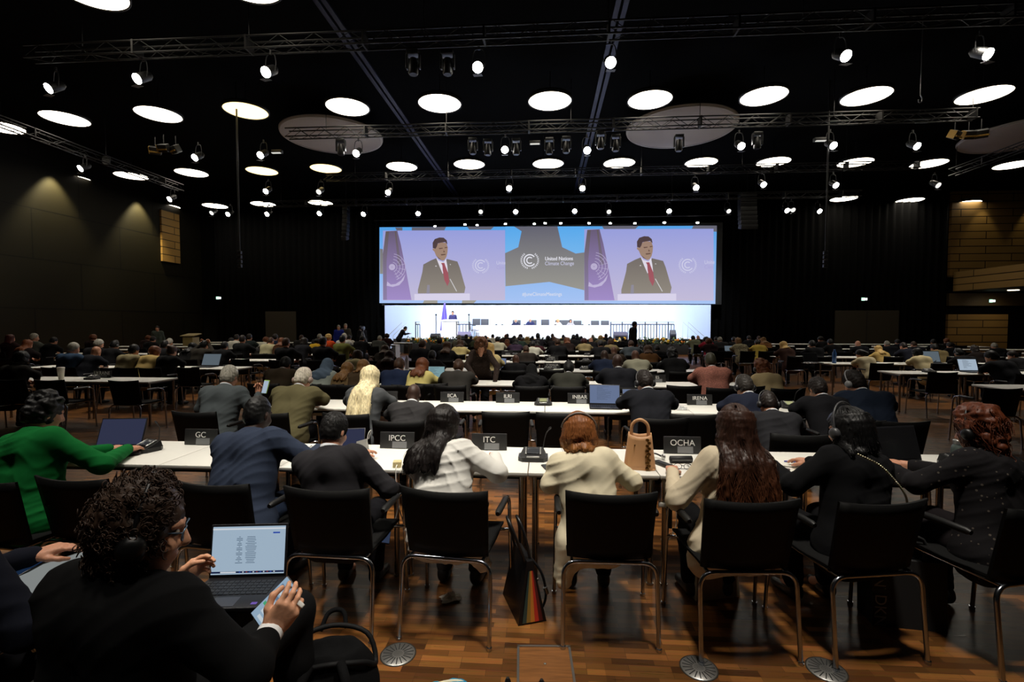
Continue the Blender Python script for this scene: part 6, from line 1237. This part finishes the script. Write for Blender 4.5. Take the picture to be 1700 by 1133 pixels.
def orient(o, p, ax, n):
    "put o at p with local y along ax and local z along n"
    y = np.array(ax, float); y /= np.linalg.norm(y); n = np.array(n, float); n = n-y*(n@y); n /= np.linalg.norm(n); x = np.cross(y, n)
    o.matrix_world = Matrix(((x[0], y[0], n[0], p[0]), (x[1], y[1], n[1], p[1]), (x[2], y[2], n[2], p[2]), (0, 0, 0, 1)))
PHP = on_y(457, 1000, 1.50)
r = thing('smartphone', 0, 0, 0, 0, 'lit smartphone held up in the right hand of the curly-haired man', 'phone'); orient(r, PHP, (.60, .45, .62), (.05, -.62, .70))
MB().box((0, 0, 0), (.072, .148, .009), bev=.004).build('case', DKPL, r); s_ = MB(); s_.box((0, 0, .005), (.066, .141, .001)); s_.build('display', emit('phone_display', (176, 206, 232), .6), r); m = MB(); rn = random.Random(4)
for i in range(7): m.box((rn.choice((-.008, .008)), .045-.017*i, .0058), (rn.uniform(.03, .046), .010, .0006), rn.choice((0, 1, 2)))
m.box((0, .061, .0058), (.022, .006, .0006), 3); m.build('message_bubbles', [emit('bubble_white', (220, 232, 240), .7), emit('bubble_green', (90, 196, 140), .6), emit('bubble_grey', (130, 160, 190), .5), DKPL], r)
r = thing('charging_plug', 0, 0, 0, 0, 'white cable plug sticking out of the lit smartphone', 'cable'); q = on_y(498, 1003, 1.45); orient(r, q, (.75, -.1, -.5), (0, -.6, .7)); r.scale = (1, 1, 1); MB().box((0, 0, 0), (.014, .03, .010), bev=.003).build('plug', mat('white_cable', (222, 220, 214), .5), r); MB().box((0, -.02, 0), (.008, .012, .004)).build('connector', SILV, r)
# neighbour at the left edge, mostly out of the picture
nm_ = person('person in a dark navy suit at the left edge pointing at a tablet', (-2.02, 1.34, 0), 8, dict(h=.012, lean=6, hyaw=10, nod=20, strands=0, seed=12, knees=[((-.10, .46, .55), (-.12, .42, .09)), ((.36, .42, .605), (.34, .38, .09))], arms=dict(R=((.36, .10, .74), (.36, .25, .83), dict(curl=38, dir=(.30, .45, .80), up=(-.5, -.8, .35), h=.004)), L=((-.28, .2, .74), (-.1, .42, .78), dict(curl=20)))), skin='p', hair='d', top=(20, 22, 32), group='people in the foreground', collar=(220, 220, 220))
chair(-2.02, 1.32, 8, 'black armchair of the person at the left edge')
m = MB(); qa = np.array([.36, .25, .83]); qd = np.array([.0, .15, .09]); qd /= np.linalg.norm(qd); m.tube([qa-qd*.055, qa-qd*.01], .038, 14); tag(m.build('shirt_cuff', cloth((226, 226, 226)), nm_), 'white shirt cuff')
for s_, e_, w_ in ((0, EL_, WR_), (0, ELL, WL_)):
    m = MB(); a, b = np.array(e_), np.array(w_); d = (b-a)/np.linalg.norm(b-a); m.tube([b-d*.055, b+d*.006], [.0385, .0395], 16); tag(m.build('shirt_cuff', cloth((226, 226, 226)), fmo), 'white shirt cuff')
r = thing('tablet', 0, 0, 0, 0, 'pale tablet lying in a dark case at the left edge', 'tablet'); orient(r, on_z(98, 952, .72), (.55, .80, .05), (-.05, -.35, 1)); MB().box((0, 0, 0), (.21, .28, .012), bev=.004).build('case', mat('tablet_case', (30, 28, 24), .6), r); MB().box((0, 0, .0065), (.19, .26, .001)).build('display', emit('tablet_page', (186, 192, 190), .42), r)
m = MB(); [m.box((0, .10-.012*i, .0074), (.06, .002, .0004)) for i in range(4)]; m.build('page_lines', mat('screen_text', (40, 60, 90), .6), r)
r = thing('smartphone', 0, 0, 0, 0, 'dark blue smartphone lying left of the pale tablet', 'phone'); orient(r, on_z(36, 948, .735), (.35, .85, .25), (-.2, -.45, .9)); MB().box((0, 0, 0), (.075, .15, .010), bev=.004).build('case', DKPL, r); MB().box((0, 0, .0054), (.068, .14, .001)).build('display', emit('phone_dim', (40, 66, 104), .35), r)
# bags on the floor
hbx = thing('tote_bag', *on_z(884, 1036, 0)[:2], 0, .35, 'black handbag with rainbow stripes at its end standing on the floor between two chairs', 'bag'); BAGL = mat('bag_leather', (17, 17, 19), .35)
m = MB(); W, D, Hh = .085, .34, .34
m.poly([(-W, 0, 0), (W, 0, 0), (.018, .03, Hh), (-.018, .03, Hh)], (0, D, 0)); m.v = [(x, y-.06*z/Hh*(1 if y > .2 else -.3), z) for x, y, z in m.v]; m.build('bag_body', BAGL, hbx)
m = MB(); cols = [(150, 150, 150), (214, 150, 60), (206, 110, 40), (196, 40, 34), (110, 24, 24)]
for i in range(5): a, b = -.062+.025*i, -.062+.025*(i+1); m.add([(a, -.004, .012), (b, -.004, .012), (b*.22, .028, Hh*.86), (a*.22, .028, Hh*.86)], [[0, 1, 2, 3]], i)
m.build('stripes', [mat('stripe_%d' % i, c, .6) for i, c in enumerate([(46, 66, 60), (150, 116, 46), (206, 128, 44), (198, 50, 34), (90, 24, 22)])], hbx)
for s in (-1, 1): MB().tube(smooth_path([(s*.016, .08, Hh-.02), (s*.03-.05, .10, Hh+.15), (s*.03-.07, .18, Hh+.22), (s*.03-.03, .26, Hh+.12), (s*.016, .30, Hh-.02)]), .009, 8).build('handle', BAGL, hbx)
m = MB(); m.tube(smooth_path([(.02, .22, Hh-.02), (.10, .15, .22), (.125, .12, .10), (.10, .10, .03), (.07, .12, .02)]), .008, 8); m.build('shoulder_strap', BAGL, hbx); m = MB(); m.tube([(.118, .12, .13), (.132, .12, .09)], .013, 8); m.build('buckle', SILV, hbx)
r = thing('tote_bag', *on_z(1195, 995, 0)[:2], 0, .25, 'beige cloth tote bag standing under the chair of the long-haired woman in beige', 'bag'); m = MB(); m.poly([(-.16, 0, 0), (.14, 0, 0), (.12, .03, .36), (-.13, .03, .36)], (0, .11, 0)); m.build('bag_body', cloth((150, 132, 108)), r)
for y in (.03, .13): MB().tube(smooth_path([(-.07, y, .34), (-.06, y-.01, .46), (.05, y-.01, .46), (.06, y, .34)]), .008, 6).build('handle', cloth((150, 132, 108)), r)
r = thing('tote_bag', *on_z(1515, 1046, 0)[:2], 0, -.12, 'large black tote bag with white lettering standing at the right under the table', 'bag'); m = MB(); m.poly([(-.20, 0, 0), (.17, 0, 0), (.17, .02, .38), (-.20, .02, .38)], (0, .17, 0)); m.build('bag_body', mat('bag_black', (20, 20, 21), .8), r)
for y in (.04, .15): MB().tube(smooth_path([(-.08, y, .37), (-.07, y, .50), (.06, y, .50), (.07, y, .37)]), .009, 6).build('handle', MATS['bag_black'], r)
for k in range(2): o = link('lettering', text_mesh('DKNY', .085, .0006), mat('dull_white', (120, 118, 114), .7), r); o.matrix_local = Matrix.Translation((-.165, -.002+.01, .28-.22*k+.005)) @ FACE_VIEWER @ Matrix.Rotation(-PI/2, 4, 'Z'); o.location.y = (.28-.22*k)/.38*.02-.003
bp = thing('backpack', *on_z(548, 1205, .0)[:2], 0, .3, 'black rucksack standing open on the floor in the foreground', 'bag'); BKM = mat('rucksack_black', (8, 8, 9), .9, spec=.12, bump=.4, bscale=30)
V, Q = surf([el((0, 0, .19), (.20, .14, .19), None, .05), el((0, -.03, .14), (.19, .13, .14), None, .05), rc((-.11, 0, .07), (.11, 0, .07), .09, .09, .05)], .012, lambda X, Y, Z, d: np.maximum(d+.004*wob(X, Y, Z, 40), .004-Z), sub=[el((0, .01, .39), (.15, .085, .09), None, .02)]); link('bag_body', np_mesh('bag_body', V, Q), BKM, bp)
MB().tube(smooth_path([(-.19, .01, .24), (-.15, .07, .34), (0, .10, .375), (.15, .07, .34), (.19, .01, .24), (.14, -.08, .31), (0, -.11, .34), (-.14, -.08, .31), (-.19, .01, .24)]), .011, 8).build('rim', mat('rucksack_rim', (12, 12, 13), .7, spec=.2), bp); MB().tube(smooth_path([(-.05, .11, .35), (-.02, .16, .40), (.04, .16, .40), (.06, .11, .35)]), .010, 8).build('handle', BKM, bp)
for s in (-1, 1): MB().tube(smooth_path([(s*.06, -.11, .34), (s*.09, -.19, .30), (s*.11, -.20, .12), (s*.09, -.12, .04)]), .019, 8).build('strap', BKM, bp)
tag(MB().tube(smooth_path([tuple(on_z(456, 1083, .06)), tuple(on_z(470, 1106, .05)), tuple(on_z(500, 1118, .14)), tuple(on_z(525, 1124, .2)), tuple(on_z(540, 1106, .3)), tuple(on_z(524, 1096, .34))]), .0042, 8).build('charging_cable', mat('white_cable', (222, 220, 214), .5)), 'white charging cable running into the black rucksack', 'cable')
r = thing('cloth_bag', *on_z(735, 1178, 0)[:2], 0, .1, 'bright blue cloth bundle at the bottom edge of the picture', 'cloth'); V, Q = surf([el((0, 0, .05), (.13, .07, .055), None, .03), el((.06, .02, .06), (.07, .05, .05), None, .03), el((-.05, -.01, .05), (.07, .05, .05), None, .03)], .01, lambda X, Y, Z, d: np.maximum(d+.006*wob(X, Y, Z, 60), .002-Z)); link('fabric', np_mesh('fabric', V, Q), cloth((40, 130, 168)), r)
MB().tube(smooth_path([(-.1, -.03, .09), (-.02, .0, .115), (.08, .03, .10), (.13, .02, .05)]), .008, 6).build('hem', cloth((206, 200, 176)), r)
# black posts taken for a case handle: only their tops reach into view
r = thing('case_handle', *on_z(871, 1180, 0)[:2], 0, 0, 'pair of black rounded posts of a case handle just in view at the bottom edge', 'handle')
for s in (-1, 1): m = MB(); m.tube([(s*.075, 0, 0), (s*.075, 0, .13), (s*.075, 0, .145)], [.014, .014, .007], 10); m.build('post', BLACKP(), r)
MB().box((0, 0, .01), (.2, .1, .02), bev=.005).build('base', BLACKP(), r)
# floor plates
STEEL = mat('floor_steel', (150, 148, 144), .35, metal=.85); SLOT = mat('slot_black', (12, 12, 12), .8)
for u, v, lb in ((480, 1075, 'round steel floor outlet left of the rucksack'), (661, 1087, 'round steel floor outlet under the chair leg right of the rucksack'), (1160, 1110, 'round steel floor outlet below the chair of the long-haired woman'), (1372, 1113, 'round steel floor outlet at the lower right'), (1592, 670, 'round steel floor outlet far right in the aisle')):
    p = on_z(u, v, 0); r = thing('floor_outlet', p[0], p[1], 0, 0, lb, 'floor outlet', 'round floor outlets'); m = MB(); m.lathe([(0, .004), (.084, .004), (.088, .0005)], 40); m.build('plate', STEEL, r); m = MB()
    for k in range(18): a = 2*PI*k/18; m.box((.055*math.cos(a), .055*math.sin(a), .0042), (.048, .005, .0008), R=Rz(a))
    for rr_, n in ((.006, 6), (.013, 12), (.02, 18)):
        for k in range(n): a = 2*PI*k/n; m.ball((rr_*math.cos(a), rr_*math.sin(a), .0042), .0018, n=6, sc3=(1, 1, .3))
    m.build('slots', SLOT, r); m = MB(); m.lathe([(.086, .003), (.092, .003), (.092, .0)], 40); m.build('ring', mat('ring_dark', (40, 36, 30), .5), r)
p = on_z(905, 1108, 0); r = thing('floor_box', p[0], p[1], 0, .05, 'rectangular floor box lid with a steel frame in the foreground', 'floor box'); m = MB()
for s in (-1, 1): m.box((s*.135, 0, .003), (.012, .30, .006)); m.box((0, s*.15, .003), (.282, .012, .006))
m.build('frame', STEEL, r); MB().box((0, 0, .0012), (.26, .29, .002)).build('lid', mat('lid_wood', (118, 76, 40), .35, var=.3, bscale=6, stretch=(1, 12, 1)), r); m = MB(); m.ball((0, .02, .003), .008, n=8, sc3=(1, 1, .3)); m.build('screw', STEEL, r)
# charger plugged under the table
p = on_y(1101, 838, 3.14); r = thing('power_adapter', p[0], p[1], p[2], 0, 'white charger hanging at the table leg with a white cable', 'charger'); MB().box((0, 0, 0), (.06, .03, .03), R=Ry(.12), bev=.005).build('adapter', mat('white_cable', (222, 220, 214), .5), r); MB().tube(smooth_path([(.03, 0, -.005), (.075, 0, -.03), (.085, 0, -.12), (.06, 0, -.2), (.03, .02, -.25), (.0, .05, -.25), (.10, .1, -.22)]), .0028, 6).build('cable', MATS['white_cable'], r); MB().box((.05, .012, -.07), (.02, .02, .18), bev=.004).build('strap', BLACKP(), r)
tag(MB().tube(smooth_path([tuple(on_y(657, 800, 3.05)), tuple(on_y(661, 828, 3.02)), tuple(on_y(664, 850, 3.0)), tuple(on_y(676, 876, 3.0)), tuple(on_y(690, 872, 3.05))]), .004, 6).build('cable', mat('white_cable', (222, 220, 214), .5)), 'thin white cable hanging from the table beside the white jacket', 'cable')
r = thing('smartphone', *on_y(640, 884, 3.0)[:2], on_y(640, 884, 3.0)[2], 0, 'dark smartphone in the lowered hand of the man in the dark suit', 'phone'); r.rotation_euler = (rad(50), rad(20), .5); MB().box((0, 0, 0), (.07, .145, .009), bev=.004).build('case', DKPL, r); MB().box((0, 0, .0052), (.064, .135, .001)).build('display', emit('phone_dim2', (80, 96, 130), .3), r)
# crumpled white paper under the front chairs
p = on_z(748, 996, 0); r = thing('paper_scrap', p[0], p[1], .004, .4, 'crumpled scrap of white paper on the floor under the white-jacketed woman', 'paper'); m = crumple(.12, 9); m.build('sheet', PAPER, r)
# ------------------------------------------------------------------ lamps of the hall, added fill lamps, camera, exposure
def lamp(kind, name, loc, target, energy, color=(1, 1, 1), size=.25, angle=60, blend=.5):
    l = bpy.data.lights.new(name, kind); l.energy = energy; l.color = color
    if kind == 'SPOT': l.spot_size = rad(angle); l.spot_blend = blend; l.shadow_soft_size = size
    if kind == 'AREA': l.size = size
    o = bpy.data.objects.new(name, l); C.objects.link(o); o.location = loc; d = Vector(target)-Vector(loc); o.rotation_euler = d.to_track_quat('-Z', 'Y').to_euler(); return o
WW = (1., .93, .82)
# spots over the audience, pointing down on the tables; two leftmost added as fill
for x, y, tx_, ty, e in ((1.0, 1.9, .5, 3.6, 2500), (-3.3, 1.9, -2.8, 3.5, 1500), (-.4, 4.7, .3, 6.2, 1700), (1.6, 7.8, .8, 9.5, 1400), (-1.5, 11., -.5, 13, 1400), (2, 14., 1., 16, 1300), (-3., 4.2, -2.1, 5.4, 1100)): lamp('SPOT', 'truss_or_fill_lamp', (x, y, 8.6), (tx_, ty, .8), e, WW, .35, 50, .8)
lamp('SPOT', 'truss_or_fill_lamp', (-.5, -.8, 8.6), (-1.15, 1.3, 1.0), 420, WW, .35, 22, .8)  # fill lamp added to brighten the foreground man, hangs on no truss
for x in (-9, 10): lamp('SPOT', 'truss_or_fill_lamp', (x, 12.2, 8.5), (x*1.0, 11.5, .8), 1500, WW, .35, 80, .9)
# stage wash
for x in (-8, -4, 0, 4, 8): lamp('SPOT', 'stage_wash', (x, 22.6, 8.2), (x*.98, 31, 1.5), 6200, (.86, .92, 1.), .2, 60, .9)
for x in (-6.5, 6.5): lamp('SPOT', 'flower_fill_lamp', (x, 22.8, 8.3), (x*.9, 26.4, .7), 1500, (1., .95, .85), .2, 46, .9)  # fill lamps added to brighten the flower beds
# wall washers
for y in (17.3, 22.6, 27.7): lamp('SPOT', 'wall_washer', (XL+.55, y, 9.4), (XL+.1, y, 6.5), 2600, (1., .84, .45), .1, 80, .7)
for x in (27.6, 30.5): lamp('SPOT', 'wall_washer', (x, YB-.8, 9.6), (x, YB-.2, 6), 60, (1., .86, .5), .1, 60, .6)
for x, y in ((27.4, 29), (27.4, 24)): lamp('SPOT', 'balcony_lamp', (x-3.5, y, 9.5), (26, y, 4.2), 90, (1., .86, .6), .2, 60, .9)
lamp('SPOT', 'balcony_lamp', (28.2, 31.2, 3.5), (28.0, 32.6, 1.2), 30, (1., .85, .6), .1, 120, .9)
w = bpy.data.worlds.new('hall_air'); sc.world = w; w.use_nodes = True; w.node_tree.nodes['Background'].inputs[0].default_value = (.10, .09, .075, 1); w.node_tree.nodes['Background'].inputs[1].default_value = .02
cam = bpy.data.cameras.new('camera'); cam.sensor_width = 36; cam.sensor_fit = 'HORIZONTAL'; cam.lens = F*36/1700; cam.clip_end = 200
co = bpy.data.objects.new('camera', cam); C.objects.link(co)
co.matrix_world = Matrix(((RGT[0], UP[0], -FWD[0], EYE[0]), (RGT[1], UP[1], -FWD[1], EYE[1]), (RGT[2], UP[2], -FWD[2], EYE[2]), (0, 0, 0, 1)))
sc.camera = co
sc.view_settings.view_transform = 'Standard'; sc.view_settings.look = 'None'; sc.view_settings.exposure = 0; sc.view_settings.gamma = 1; sc.view_settings.use_curve_mapping = False
